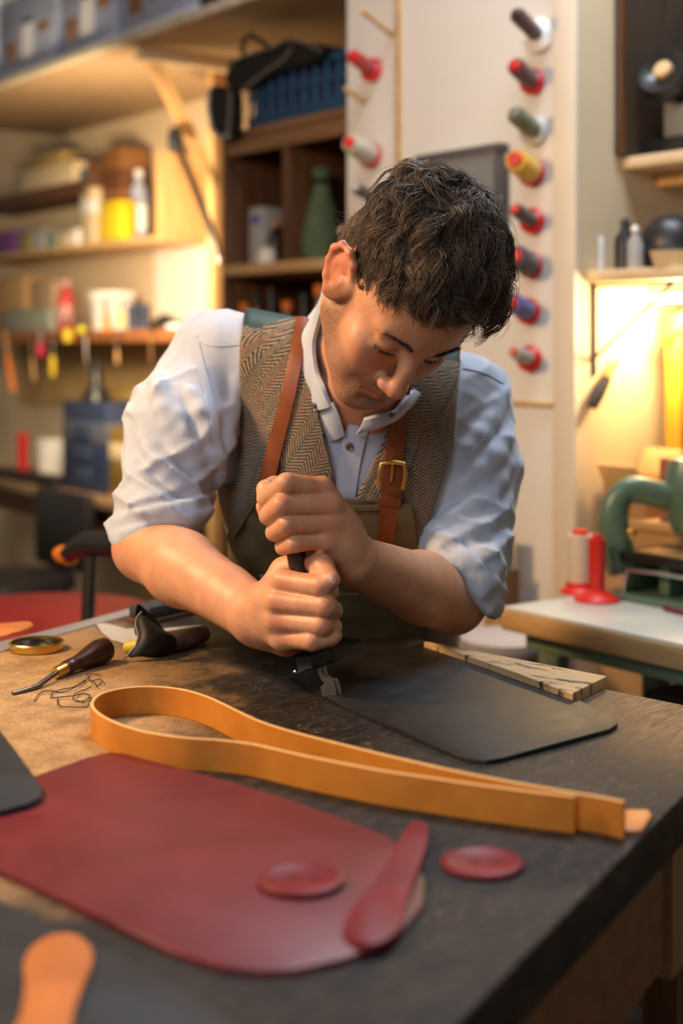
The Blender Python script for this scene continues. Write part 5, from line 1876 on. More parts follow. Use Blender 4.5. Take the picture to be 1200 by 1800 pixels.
# upper hand = his left: knuckles at frame right, fingers run to the left and wrap
mcpU = [(566, 858), (580, 888), (583, 918), (577, 948)]
pipU = [(503, 850), (496, 888), (505, 922), (518, 955)]
dipU = [(467, 876), (471, 907), (482, 936), (497, 962)]
U = []
for i in range(4):
    d = 0.004 * abs(i - 1.2)
    m = Pn(*mcpU[i], 1.338 + d)
    a = Pn(*pipU[i], 1.318 + d)
    b = Pn(*dipU[i], 1.340 + d)
    c = Pn(dipU[i][0] + 22, dipU[i][1] + 4, 1.366 + d * 0.5)
    rr_ = (1.0, 1.0, 0.97, 0.86)[i]
    f_ = finger([m, lerp(m, a, 0.5), a, b, c], [0.0132 * rr_, 0.0116 * rr_, 0.0122 * rr_, 0.0104 * rr_, 0.0100 * rr_])
    U.append(f_)
    hands += f_
# palm and back of that hand
for i in range(4):
    m = Pn(*mcpU[i], 1.342)
    hands.append(Cone(m, lerp(m, WRl, 0.55) + V3(0.004, 0.0, 0), 0.0128, 0.0185, 0.010 if i else 0.004))
    hands.append(Cone(lerp(m, WRl, 0.5), WRl, 0.0165, 0.0215, 0.012))
hands.append(Cone(Pn(548, 880, 1.378), Pn(570, 945, 1.378), 0.019, 0.020, 0.012))
hands.append(Cone(Pn(565, 945, 1.378), WRl + V3(-0.004, 0.004, 0), 0.020, 0.022, 0.014))
thU = [Pn(560, 905, 1.392), Pn(512, 868, 1.386), Pn(483, 857, 1.368), Pn(467, 860, 1.352)]
hands += finger(thU, [0.018, 0.0145, 0.0125, 0.0112], 0.005, 0.01)
hands.append(Cone(Pn(460, 890, 1.362), Pn(463, 900, 1.362), 0.007, 0.007, 0.003))
# lower hand = his right
mcpL = [(498, 1022), (488, 1057), (486, 1090), (496, 1122)]
pipL = [(565, 1031), (572, 1066), (565, 1099), (549, 1127)]
dipL = [(578, 1040), (585, 1073), (584, 1101), (582, 1120)]
for i in range(4):
    d = 0.003 * abs(i - 1.0)
    m = Pn(*mcpL[i], 1.332 + d)
    a = Pn(*pipL[i], 1.304 + d)
    b = Pn(*dipL[i], 1.322 + d) if i < 3 else Pn(*dipL[i], 1.314)
    c = Pn(dipL[i][0] - 14, dipL[i][1] + 1, 1.350 + d) if i < 3 else Pn(588, 1117, 1.330)
    rr_ = (1.02, 1.02, 0.98, 0.88)[i]
    hands += finger([m, lerp(m, a, 0.5), a, b, c], [0.0136 * rr_, 0.0120 * rr_, 0.0126 * rr_, 0.0108 * rr_, 0.0100 * rr_])
for i in range(4):
    m = Pn(*mcpL[i], 1.337)
    hands.append(Cone(m, lerp(m, WRr, 0.6), 0.0135, 0.0200, 0.010 if i else 0.005))
    hands.append(Cone(lerp(m, WRr, 0.5), WRr, 0.018, 0.026, 0.012))
hands.append(Cone(Pn(510, 1040, 1.372), Pn(515, 1115, 1.372), 0.021, 0.020, 0.012))
hands.append(Cone(Pn(500, 1125, 1.365), WRr + V3(0, 0.0, -0.01), 0.018, 0.023, 0.014))
thL = [Pn(480, 1040, 1.375), Pn(500, 1005, 1.378), Pn(545, 985, 1.362), Pn(566, 996, 1.326), Pn(583, 1019, 1.303)]
hands += finger(thL, [0.020, 0.0165, 0.0132, 0.0128, 0.0098], 0.006, 0.008)

inner = [Ell(tw_(0.006, -0.01, 0.38), (0.155, 0.095, 0.15), TR, 0.05), Cone(NB + V3(-0.02, 0.04, -0.02), SR + V3(0.02, 0.0, 0.0), 0.058, 0.046, 0.04), Cone(NB + V3(0.02, 0.04, -0.02), SL + V3(-0.02, 0.0, 0.0), 0.058, 0.046, 0.04)]
body_f = Field(inner + neck + arms + head + hands)
torso_f = Field(torso + neck[:2])


def body_post(p, d):
    # creases at the finger joints and faint forearm muscle relief
    return d + 0.0006 * vnoise(p, 55, 3)


bv, bq = sculpt(body_f, (-0.34, 1.46, ZC - 0.56), (0.36, 2.36, ZC + 0.32), 0.0019)
bv = relax(bv, bq, 1, 0.4)


def mask(p, c, r0, r1):
    return 1 - sstep(np.linalg.norm(p - V3(c), axis=1), r0, r1)


hl = ((bv - HO) @ HR.T) / HS
skin = np.tile(V3(0.60, 0.31, 0.175), (len(bv), 1))
inhead = mask(bv, hw(0, -0.06, 0), 0.15, 0.19)
rednose = np.exp(-((hl[:, 0] / 0.02) ** 2 + ((hl[:, 1] - 0.025) / 0.02) ** 2 + ((hl[:, 2] + 0.042) / 0.022) ** 2))
cheek = np.exp(-(((np.abs(hl[:, 0]) - 0.045) / 0.02) ** 2 + ((hl[:, 1] + 0.01) / 0.03) ** 2 + ((hl[:, 2] + 0.035) / 0.022) ** 2))
earm = sstep(np.abs(hl[:, 0]), 0.077, 0.085) * inhead
red = np.clip(0.75 * rednose + 0.5 * cheek + 0.8 * earm, 0, 1)[:, None]
skin = skin * (1 - red) + V3(0.56, 0.185, 0.105) * red
lips = np.exp(-((hl[:, 0] / 0.021) ** 4 + ((hl[:, 2] + 0.0748) / 0.0085) ** 4)) * sstep(hl[:, 1], -0.006, 0.003) * inhead
skin = skin * (1 - lips[:, None] * .8) + V3(0.42, 0.13, 0.095) * lips[:, None] * .8
# beard shadow
jaw = sstep(-hl[:, 2], 0.035, 0.062) * sstep(hl[:, 1], -0.10, -0.06) * (1 - sstep(-hl[:, 2], 0.118, 0.15))
must = np.exp(-((hl[:, 0] / 0.028) ** 4 + ((hl[:, 2] + 0.061) / 0.007) ** 4)) * sstep(hl[:, 1], 0.0, 0.006)
side = np.exp(-(((hl[:, 1] + 0.068) / 0.016) ** 4)) * sstep(-hl[:, 2], -0.01, 0.02) * (1 - sstep(-hl[:, 2], 0.05, 0.09)) * sstep(np.abs(hl[:, 0]), 0.04, 0.055)
stub = np.clip(jaw * 0.9 * (1 - 0.9 * lips) + must + side, 0, 1) * inhead * (1 - np.clip(lips, 0, 1))
stub *= 1 - np.exp(-(((np.abs(hl[:, 0]) - 0.03) / 0.018) ** 2 + ((hl[:, 2] + 0.045) / 0.016) ** 2)) * 0.9
# knuckles of both hands are a little redder
kn = np.zeros(len(bv))
for lst, dd in ((mcpU, 1.325), (pipU, 1.306), (mcpL, 1.32), (pipL, 1.292)):
    for (x, y) in lst:
        kn += mask(bv, Pn(x, y, dd), 0.004, 0.018)
kn = np.clip(kn, 0, 1)[:, None] * 0.45
skin = skin * (1 - kn) + V3(0.52, 0.17, 0.10) * kn
# nails
nail = mask(bv, Pn(584, 1019, 1.293), 0.0045, 0.0075)[:, None] * 0.7
skin = skin * (1 - nail) + V3(0.62, 0.36, 0.26) * nail


def skin_mat():
    m, nt, b = nodes_of('skin')
    at = nd(nt, 'ShaderNodeAttribute', attribute_name='tone')
    st = nd(nt, 'ShaderNodeAttribute', attribute_name='stubble')
    v = objco(nt)
    n1 = noise(nt, v, 45, 4, 0.6)
    n2 = noise(nt, v, 900, 2, 0.6)
    c = mixc(nt, mth(nt, 'MULTIPLY', ramp(nt, n1, 0.35, 0.7), 0.35), at.outputs['Color'], (0.46, 0.16, 0.085))
    dots = ramp(nt, n2, 0.40, 0.62)
    f = mth(nt, 'MULTIPLY', st.outputs['Fac'], mth(nt, 'ADD', 0.30, mth(nt, 'MULTIPLY', dots, 0.60)))
    c = mixc(nt, f, c, (0.10, 0.055, 0.035))
    nt.links.new(c, b.inputs['Base Color'])
    b.inputs['Roughness'].default_value = 0.46
    b.inputs['Subsurface Weight'].default_value = 0.12
    b.inputs['Subsurface Radius'].default_value = (0.6, 0.2, 0.1)
    b.inputs['Subsurface Scale'].default_value = 0.008
    vo = nd(nt, 'ShaderNodeTexVoronoi')
    vo.inputs['Scale'].default_value = 650
    nt.links.new(v, vo.inputs[0])
    bump(nt, b, mth(nt, 'ADD', vo.outputs[0], mth(nt, 'MULTIPLY', noise(nt, v, 160, 3, 0.6), 1.5)), 0.25, 0.0006)
    return m


np_mesh('body', bv, bq, skin_mat(), man, {'tone': skin, 'stubble': stub}, ML)

# ------------------------------------------------------------------ shirt
CR = Pn(286, 900, 1.555)               # sleeve ends
CL = Pn(815, 985, 1.585)


def axis_uv(p, a, b):
    ba = b - a
    L = np.linalg.norm(ba)
    t = (p - a) @ ba / (L * L)
    q = p - a - np.clip(t, -0.2, 1.3)[:, None] * ba
    ref = np.cross(ba / L, V3(0, 1, 0))
    ref /= np.linalg.norm(ref)
    r2 = np.cross(ba / L, ref)
    return t, np.arctan2(q @ r2, q @ ref), np.linalg.norm(q, axis=1)


nR = (ER - SR) / np.linalg.norm(ER - SR)
pcR = plane_px(180, 972, 350, 934)     # right of travel = below
pcL = plane_px(858, 1082, 750, 980)
if (Pn(300, 1050, 1.5) - CAMP) @ pcR < 0:
    pcR = -pcR
if (Pn(760, 1060, 1.5) - CAMP) @ pcL < 0:
    pcL = -pcL


def folds(p, a, b, s1, s2, ph):
    t, an, _ = axis_uv(p, a, b)
    n_ = vnoise(p, 11, s1)
    n2 = vnoise(p, 26, s2)
    w1 = 1 - np.abs(np.sin(np.pi * (t * 5.2 + an * 0.62 + 0.9 * n_) + ph))
    w2 = 1 - np.abs(np.sin(np.pi * (t * 3.1 - an * 0.95 + 0.8 * n_) + ph * 2))
    lowt = sstep(t, 0.2, 0.9)
    return (0.0080 * w1 ** 1.6 * (0.25 + 0.75 * lowt) + 0.0050 * w2 ** 2.0) * (0.7 + 0.6 * n2) + 0.0025 * n_ + 0.001 * n2


sl_prims_R = [Cone(SR + V3(0.004, 0, -0.004), lerp(SR, CR, 0.45) + V3(-0.012, 0, 0), 0.066, 0.069, 0.03), Cone(lerp(SR, CR, 0.45) + V3(-0.012, 0, 0), CR + V3(-0.006, 0, -0.008), 0.066, 0.051, 0.03),
              Cone(CR + V3(-0.006, 0, -0.008), Pn(276, 962, 1.55), 0.051, 0.047, 0.02)]
sl_prims_L = [Cone(SL + V3(-0.004, 0, -0.004), lerp(SL, CL, 0.45) + V3(0.006, 0, 0), 0.058, 0.056, 0.03), Cone(lerp(SL, CL, 0.45) + V3(0.006, 0, 0), CL, 0.056, 0.052, 0.03),
              Cone(CL, EL + V3(0.006, 0, -0.004), 0.051, 0.047, 0.02)]
sR_f, sL_f = Field(sl_prims_R), Field(sl_prims_L)
nkcut = [Cone(NB + V3(0.0, 0.02, 0.02), hw(0, -0.08, -0.06), 0.058, 0.07)]
vN1 = plane_px(556, 690, 612, 745)
nkT = Field(torso)


def ridges(field, lines, rad, depth, op, k):
    out = []
    for ln in lines:
        a = np.array(spline([tuple(map(float, q)) for q in ln], 7))
        w_ = march(field, a[:, 0], a[:, 1], 1.2, 0.0)
        g = grad(field, w_)
        w_ = w_ - g * depth
        tp_ = [0.45, 0.8, 1, 1, 0.95, 0.75, 0.4]
        for i in range(6):
            out.append(Cone(w_[i], w_[i + 1], rad * tp_[i], rad * tp_[i + 1], k, op))
    return out


rdR = [[(440, 575), (428, 640), (408, 720), (392, 800), (382, 850)], [(335, 690), (362, 760), (380, 830), (372, 880)], [(300, 700), (330, 790), (362, 860)],
       [(250, 770), (300, 830), (355, 885)], [(225, 800), (262, 862), (330, 905)], [(222, 850), (280, 895), (350, 905)], 
       [(270, 640), (285, 720), (320, 800)]]
rdL = [[(885, 690), (862, 740), (822, 790), (800, 830)], [(898, 750), (870, 800), (815, 850), (785, 880)], [(896, 820), (860, 870), (800, 905), (768, 930)],
       [(890, 880), (850, 920), (800, 940), (770, 955)], [(885, 940), (855, 975), (815, 985), (785, 985)], [(830, 640), (822, 700), (812, 760)], [(875, 985), (855, 1010), (830, 1015)]]
sR_f.prims += ridges(Field(list(sl_prims_R)), rdR, 0.0120, 0.0025, 'u', 0.010)
sL_f.prims += ridges(Field(list(sl_prims_L)), rdL, 0.0115, 0.0025, 'u', 0.010)


class Shirt:
    def prep(s, cc, R):
        return list(zip(nkT.prep(cc, R), sR_f.prep(cc, R), sL_f.prep(cc, R)))

    def __call__(s, p, act=None):
        pc = p - CAMP
        aT_, aR_, aL_ = act if act is not None else (None, None, None)
        dT = nkT(p, aT_) - 0.004
        dR = sR_f(p, aR_)
        dL = sL_f(p, aL_)
        for dd, A_e, sd, pl_, dst in ((dR, (SR, ER), (1, 2, 0.3), pcR, 0), (dL, (SL, EL), (6, 7, 1.4), pcL, 1)):
            nr = np.abs(dd) < 0.03
            if nr.any():
                q = p[nr]
                cu = pc[nr] @ pl_
                dd[nr] -= folds(q, *A_e, *sd) + 0.006 * sstep(cu, -0.046, -0.041) + 0.004 * sstep(cu, -0.026, -0.023) * (0.4 + vnoise(q, 30, 8))
        dR = smax(dR, pc @ pcR - 0.003, 0.020)
        dL = smax(dL, pc @ pcL - 0.003, 0.020)
        dT = smax(dT, -nkcut[0](p), 0.006)
        return smin(smin(dT, dR, 0.014), dL, 0.014)


sv, sq = sculpt(Shirt(), (-0.38, 1.62, ZC - 0.52), (0.40, 2.42, ZC + 0.14), 0.0030)
sv = relax(sv, sq, 2, 0.5)


def shirt_mat():
    m, nt, b = nodes_of('oxford_shirt')
    v = objco(nt)
    n1 = noise(nt, v, 9, 4, 0.6)
    n2 = noise(nt, v, 700, 2, 0.5)
    n3 = noise(nt, v, 120, 3, 0.6)
    c = mixc(nt, ramp(nt, n1, 0.3, 0.7), (0.37, 0.43, 0.55), (0.45, 0.51, 0.62))
    c = mixc(nt, mth(nt, 'MULTIPLY', ramp(nt, n2, 0.35, 0.7), 0.30), c, (0.60, 0.64, 0.72))
    nt.links.new(c, b.inputs['Base Color'])
    b.inputs['Roughness'].default_value = 0.85
    b.inputs['Sheen Weight'].default_value = 0.25
    bump(nt, b, mth(nt, 'ADD', mth(nt, 'MULTIPLY', n2, 0.4), n3), 0.22, 0.0012)
    return m


m_shirt = shirt_mat()
np_mesh('shirt', sv, sq, m_shirt, man, None, ML)

# ------------------------------------------------------------------ tweed waistcoat


def tweed():
    m, nt, b = nodes_of('herringbone_tweed')
    g = nd(nt, 'ShaderNodeAttribute', attribute_name='weave')
    sep = nd(nt, 'ShaderNodeSeparateXYZ')
    nt.links.new(g.outputs['Vector'], sep.inputs[0])
    u, v = sep.outputs[0], sep.outputs[1]
    per = 0.029
    tri = mth(nt, 'ABSOLUTE', mth(nt, 'SUBTRACT', mth(nt, 'FRACT', mth(nt, 'DIVIDE', u, per)), 0.5))   # 0..0.5
    ph = mth(nt, 'ADD', mth(nt, 'DIVIDE', v, 0.0046), mth(nt, 'MULTIPLY', tri, 5.6))
    st = mth(nt, 'ABSOLUTE', mth(nt, 'SUBTRACT', mth(nt, 'FRACT', ph), 0.5))
    v3 = objco(nt)
    n1 = noise(nt, v3, 18, 4, 0.6)
    n2 = noise(nt, v3, 350, 3, 0.7)
    light = mixc(nt, ramp(nt, n2, 0.3, 0.7), (0.22, 0.15, 0.085), (0.36, 0.29, 0.21))
    dark = mixc(nt, ramp(nt, n1, 0.4, 0.65), (0.018, 0.017, 0.016), (0.038, 0.027, 0.018))
    c = mixc(nt, ramp(nt, mth(nt, 'ADD', st, mth(nt, 'MULTIPLY', mth(nt, 'SUBTRACT', n2, 0.5), 0.18)), 0.20, 0.30), dark, light)
    # over-check lines
    ck = mth(nt, 'ABSOLUTE', mth(nt, 'SUBTRACT', mth(nt, 'FRACT', mth(nt, 'DIVIDE', u, per * 2)), 0.5))
    c = mixc(nt, mth(nt, 'MULTIPLY', mth(nt, 'SUBTRACT', 1.0, ramp(nt, ck, 0.02, 0.07)), 0.40), c, (0.24, 0.075, 0.035))
    ck2 = mth(nt, 'ABSOLUTE', mth(nt, 'SUBTRACT', mth(nt, 'FRACT', mth(nt, 'ADD', mth(nt, 'DIVIDE', u, per * 2), 0.5)), 0.5))
    c = mixc(nt, mth(nt, 'MULTIPLY', mth(nt, 'SUBTRACT', 1.0, ramp(nt, ck2, 0.02, 0.06)), 0.40), c, (0.035, 0.085, 0.065))
    nt.links.new(c, b.inputs['Base Color'])
    b.inputs['Roughness'].default_value = 0.95
    b.inputs['Sheen Weight'].default_value = 0.3
    bump(nt, b, mth(nt, 'ADD', st, n2), 0.4, 0.001)
    return m


m_tweed = tweed()


def weave_attr(v, skew=0.0):
    q = (v - PV) @ TR.T
    an = np.arctan2(q[:, 0], q[:, 1] + 0.10)
    u = an * 0.20
    w_ = np.zeros((len(v), 3))
    w_[:, 0] = u * math.cos(skew) - q[:, 2] * math.sin(skew)
    w_[:, 1] = u * math.sin(skew) + q[:, 2] * math.cos(skew)
    return w_


VC = [plane_px(424, 480, 421, 600), plane_px(421, 600, 376, 860), plane_px(376, 860, 420, 1000)]
VD = [plane_px(700, 980, 748, 940), plane_px(748, 940, 800, 780), plane_px(800, 780, 812, 600)]
vl = plane_px(538, 560, 592, 900)     # V opening, left edge: positive on the right
vl = vl if (Pn(620, 760, 1.5) - CAMP) @ vl > 0 else -vl
vr = plane_px(728, 655, 604, 920)
vr = vr if (Pn(640, 760, 1.5) - CAMP) @ vr > 0 else -vr
for L_, ref in ((VC, Pn(560, 800, 1.5)), (VD, Pn(650, 800, 1.5))):
    for i, n_ in enumerate(L_):
        if (ref - CAMP) @ n_ < 0:
            L_[i] = -n_


HPL = plane_px(300, 850, 500, 850)
HPR = plane_px(700, 930, 900, 930)
if (Pn(600, 1000, 1.5) - CAMP) @ HPL < 0:
    HPL = -HPL
if (Pn(800, 1100, 1.5) - CAMP) @ HPR < 0:
    HPR = -HPR


class Vest:
    def __init__(s, off, yoke):
        s.off, s.yoke = off, yoke

    def prep(s, cc, R):
        return [None] * len(cc)

    def __call__(s, p, act=None):
        base = nkT(p)
        d = base - s.off
        d = np.maximum(d, (s.off - 0.011) - base)      # hollow shell
        pc = p - CAMP
        lo = -np.minimum(pc @ VC[1], pc @ VC[2])
        cl = np.minimum(np.maximum(-(pc @ VC[0]), -(pc @ VC[1])), -(pc @ HPL))
        d = smax(d, cl, 0.004)
        dr_ = np.minimum(np.maximum(-(pc @ VD[1]), -(pc @ VD[2])), -(pc @ HPR))
        d = smax(d, dr_, 0.004)
        front = (p - PV) @ tf
        vcut = -np.minimum(np.minimum(pc @ vl, pc @ vr), front + 0.02)
        d = smax(d, np.minimum(np.minimum(pc @ vl, pc @ vr), front + 0.03), 0.003)
        d = smax(d, -(nkcut[0](p) - 0.006), 0.003)
        return d


YK = plane_px(400, 568, 830, 640)
if (Pn(600, 500, 1.5) - CAMP) @ YK < 0:
    YK = -YK
bb = ((-0.30, 1.62, ZC - 0.50), (0.34, 2.42, ZC + 0.12))
vv, vq = sculpt(Vest(0.0145, False), *bb, 0.0032)
vv = relax(vv, vq, 1, 0.3)
fc = vv[vq].mean(1)
up_ = ((fc - CAMP) @ YK) > 0


def sub_mesh(v, q):
    ids, inv = np.unique(q, return_inverse=True)
    return v[ids], inv.reshape(q.shape)


v1, q1_ = sub_mesh(vv, vq[~up_])
np_mesh('waistcoat', v1, q1_, m_tweed, man, {'weave': weave_attr(v1)}, ML)
v1, q1_ = sub_mesh(vv, vq[up_])
m_yoke = pm('dark_green_satin', (0.022, 0.055, 0.052), 0.42, 0.1, 14, 0.1)
np_mesh('waistcoat_yoke', v1, q1_, m_yoke, man, None, ML)

vest_f = Field(torso)


def strip(name, left, right, off, thick, mat, parent, n=30, m=8, field=None, weave=None, bulge=0.0, wob=0.0, t0=1.2):
    """sheet of cloth or leather laid on a body surface, between two frame-space edge lines"""
    field = field or vest_f
    a = np.array(spline([tuple(map(float, q)) for q in left], n))
    b = np.array(spline([tuple(map(float, q)) for q in right], n))
    s = np.linspace(0, 1, m)
    g = a[:, None, :] * (1 - s)[None, :, None] + b[:, None, :] * s[None, :, None]
    g = g.reshape(-1, 2)
    p = march(field, g[:, 0], g[:, 1], t0, off)
    # the sheet has no tears: limit the step in distance between neighbouring lattice points
    dv_ = p - CAMP
    tt = np.linalg.norm(dv_, axis=1).reshape(n, m)
    dv_ = dv_ / tt.reshape(-1, 1)
    mid_, cm = n // 2, m // 2
    for j in list(range(cm + 1, m)):
        tt[mid_, j] = np.clip(tt[mid_, j], tt[mid_, j - 1] - 0.012, tt[mid_, j - 1] + 0.012)
    for j in range(cm - 1, -1, -1):
        tt[mid_, j] = np.clip(tt[mid_, j], tt[mid_, j + 1] - 0.012, tt[mid_, j + 1] + 0.012)
    for i in range(mid_ + 1, n):
        tt[i] = np.clip(tt[i], tt[i - 1] - 0.008, tt[i - 1] + 0.008)
    for i in range(mid_ - 1, -1, -1):
        tt[i] = np.clip(tt[i], tt[i + 1] - 0.008, tt[i + 1] + 0.008)
    p = CAMP + dv_ * tt.reshape(-1, 1)
    gr = grad(field, p)
    # smooth positions lightly on the lattice
    pr_ = p.reshape(n, m, 3)
    for _ in range(3):
        q = pr_.copy()
        q[1:-1] = 0.25 * pr_[:-2] + 0.5 * pr_[1:-1] + 0.25 * pr_[2:]
        pr_ = q
    p = pr_.reshape(-1, 3)
    if bulge:
        p = p + gr * (bulge * np.tile(np.sin(np.pi * s), n))[:, None]
    if wob:
        p = p + gr * (wob * vnoise(p, 28, 21))[:, None]
    top_ = p + gr * thick
    K = n * m
    v = np.concatenate([top_, p])
    qs = []
    for i in range(n - 1):
        for j in range(m - 1):
            x = i * m + j
            qs.append((x, x + 1, x + m + 1, x + m))
            qs.append((K + x + m, K + x + m + 1, K + x + 1, K + x))
    bd = [j for j in range(m)] + [i * m + m - 1 for i in range(1, n)] + [(n - 1) * m + j for j in range(m - 2, -1, -1)] + [i * m for i in range(n - 2, 0, -1)]
    for i in range(len(bd)):
        x, y = bd[i], bd[(i + 1) % len(bd)]
        qs.append((y, x, K + x, K + y))
    o = np_mesh(name, v, np.array(qs), mat, parent, {'weave': weave(v)} if weave else None, ML)
    bm = bmesh.new()
    bm.from_mesh(o.data)
    bmesh.ops.recalc_face_normals(bm, faces=bm.faces)
    bm.to_mesh(o.data)
    bm.free()
    o.data.set_sharp_from_angle(angle=math.radians(50))
    return o


wv_l = lambda v: weave_attr(v, 0.45)
wv_r = lambda v: weave_attr(v, -0.45)
# lapels
strip('lapel', [(462, 574), (461, 640), (462, 700), (470, 735), (480, 790), (505, 830), (530, 860)], [(528, 560), (531, 620), (548, 690), (562, 740), (574, 790), (582, 830), (588, 862)], 0.0150, 0.0030, m_tweed, man, 40, 12, None, wv_l, 0.002)
strip('lapel', [(722, 672), (712, 720), (694, 760), (672, 800), (655, 850), (640, 890)], [(808, 640), (790, 690), (758, 745), (738, 762), (722, 815), (700, 890)], 0.0150, 0.0030, m_tweed, man, 40, 12, None, wv_r, 0.002)
shirt_f = Shirt()
strip('shirt_seam', [(338, 588), (372, 600), (425, 598)], [(338, 596), (372, 609), (425, 607)], 0.0002, 0.0010, m_shirt, man, 26, 3, shirt_f)
strip('shirt_seam', [(336, 590), (348, 650), (366, 720), (378, 790), (384, 835)], [(348, 590), (361, 650), (380, 720), (391, 790), (395, 835)], 0.0002, 0.0012, m_shirt, man, 40, 4, shirt_f, None, 0, 0.0015)
strip('shirt_seam', [(886, 668), (872, 720), (850, 770), (818, 805)], [(898, 672), (884, 724), (861, 776), (826, 812)], 0.0002, 0.0012, m_shirt, man, 36, 4, shirt_f, None, 0, 0.0015)
strip('shirt_seam', [(812, 640), (850, 648), (888, 668)], [(812, 648), (850, 656), (886, 676)], 0.0002, 0.0010, m_shirt, man, 22, 3, shirt_f)
# shirt placket, collar leaves, buttons
strip('placket', [(612, 742), (600, 780), (592, 830), (586, 890)], [(652, 738), (640, 780), (630, 830), (622, 892)], 0.0075, 0.0020, m_shirt, man, 26, 6, None, None, 0.0008, 0.003)
col_f = Field(torso + neck)
strip('collar', [(566, 514), (540, 560), (526, 612), (525, 660), (535, 700), (546, 727)], [(582, 518), (566, 562), (556, 606), (562, 650), (572, 684), (583, 712)], 0.0050, 0.0050, m_shirt, man, 50, 12, col_f, None, 0.005, 0.0025)
strip('collar', [(640, 735), (662, 728), (690, 722), (706, 706), (724, 684)], [(626, 762), (655, 752), (692, 738), (714, 722), (734, 700)], 0.0060, 0.0045, m_shirt, man, 40, 10, col_f, None, 0.004, 0.004)
strip('collar_stand', [(556, 722), (566, 742), (580, 775)], [(586, 706), (596, 728), (606, 764)], 0.0050, 0.0020, m_shirt, man, 16, 6, col_f, None, 0.001)


def button(px, py, rad, off, field=None, mat=None):
    p = march(field or vest_f, [px], [py], 1.2, off)
    g = grad(field or vest_f, p)[0]
    M = Matrix.Translation(Vector(p[0] - ML)) @ frame_to(Vector(g))
    lathe('button', [(0, 0), (rad, 0), (rad, 0.0016), (rad * 0.8, 0.0024), (rad * 0.7, 0.0018), (0, 0.0018)], mat or pm('dark_horn_button', (0.10, 0.08, 0.06), 0.35, 0.2, 80, 0), man, 20, M)


button(614, 785, 0.0052, 0.0100)
button(552, 713, 0.0042, 0.0150, col_f)
button(688, 728, 0.0042, 0.0130, col_f)

# ------------------------------------------------------------------ apron and its straps
m_canvas = pm('olive_waxed_canvas', (0.125, 0.105, 0.050), 0.6, 0.22, 14, 0.25)
m_saddle = leather('saddle_leather', (0.19, 0.052, 0.016), 0.40, 0.14, 30, 420, 0.25)
strip('apron_bib', [(450, 868), (425, 905), (398, 946), (402, 1000), (410, 1060), (420, 1160)], [(720, 884), (728, 925), (737, 972), (742, 1010), (746, 1060), (750, 1160)], 0.0205, 0.0022, m_canvas, man, 60, 50, None, None, 0.0, 0.006)
strip('bib_hem', [(598, 889), (660, 888), (720, 885)], [(599, 897), (660, 896), (722, 893)], 0.0235, 0.0018, m_canvas, man, 24, 4)
strip('bib_hem', [(449, 868), (425, 905), (399, 946)], [(459, 871), (435, 909), (409, 950)], 0.0255, 0.0018, m_canvas, man, 24, 4)
strip('apron_waist_pocket', [(560, 1040), (562, 1090), (565, 1150)], [(742, 1042), (744, 1090), (746, 1150)], 0.0250, 0.0022, m_canvas, man, 24, 20, None, None, 0.0, 0.004)
strip('apron_strap', [(520, 560), (506, 640), (490, 715), (474, 775), (456, 845), (452, 870)], [(542, 562), (531, 640), (516, 715), (501, 775), (484, 845), (480, 875)], 0.0195, 0.0034, m_saddle, man, 44, 6, None, None, 0.001)
strip('apron_strap', [(693, 688), (686, 740), (677, 790), (670, 850), (668, 888), (664, 935), (664, 955)], [(719, 684), (714, 740), (708, 790), (704, 850), (700, 890), (692, 935), (684, 962)], 0.0235, 0.0036, m_saddle, man, 50, 6, None, None, 0.001)
strip('strap_keeper', [(664, 874), (663, 888)], [(704, 874), (703, 890)], 0.0280, 0.0030, m_saddle, man, 6, 8)
for (x, y) in ((697, 752), (691, 782), (687, 850)):
    button(x, y, 0.0022, 0.0258, None, pm('punched_hole', (0.01, 0.008, 0.006), 0.9, 0, 10, 0))


def on_body(pts, off, field=None):
    a = np.array(pts, float)
    return [Vector(q - ML) for q in march(field or vest_f, a[:, 0], a[:, 1], 1.2, off)]


bk = tube('buckle', on_body([(664, 858), (666, 836), (670, 814), (690, 812), (710, 815), (712, 836), (707, 860)], 0.031), 0.0030, m_brass, man, 10)
tube('buckle_prong', on_body([(690, 813), (689, 830), (687, 846)], 0.0315), 0.0018, m_brass, bk, 8)
lathe('strap_rivet', [(0, 0), (0.006, 0), (0.005, 0.002), (0, 0.003)], m_brass, man, 16, Matrix.Translation(on_body([(457, 892)], 0.026)[0]) @ frame_to(Vector((0, -1, 0.1))))
pts_ = on_body([(466, 862), (452, 880), (450, 905), (462, 914)], 0.024)
tube('strap_loop', pts_, 0.0045, m_saddle, man, 8, 0.6)
lathe('apron_snap', [(0, 0), (0.008, 0), (0.007, 0.004), (0, 0.006)], m_darkm, man, 20, Matrix.Translation(on_body([(464, 1018)], 0.026)[0]) @ frame_to(Vector((0, -1, 0.2))))

strip('thumb_nail', [(575, 1012), (579, 1021), (584, 1028)], [(583, 1006), (588, 1014), (591, 1022)], -0.0002, 0.0007, pm('finger_nail', (0.66, 0.40, 0.30), 0.3, 0.05, 30, 0), man, 10, 6, Field(hands), None, 0.0004, 0, 1.15)

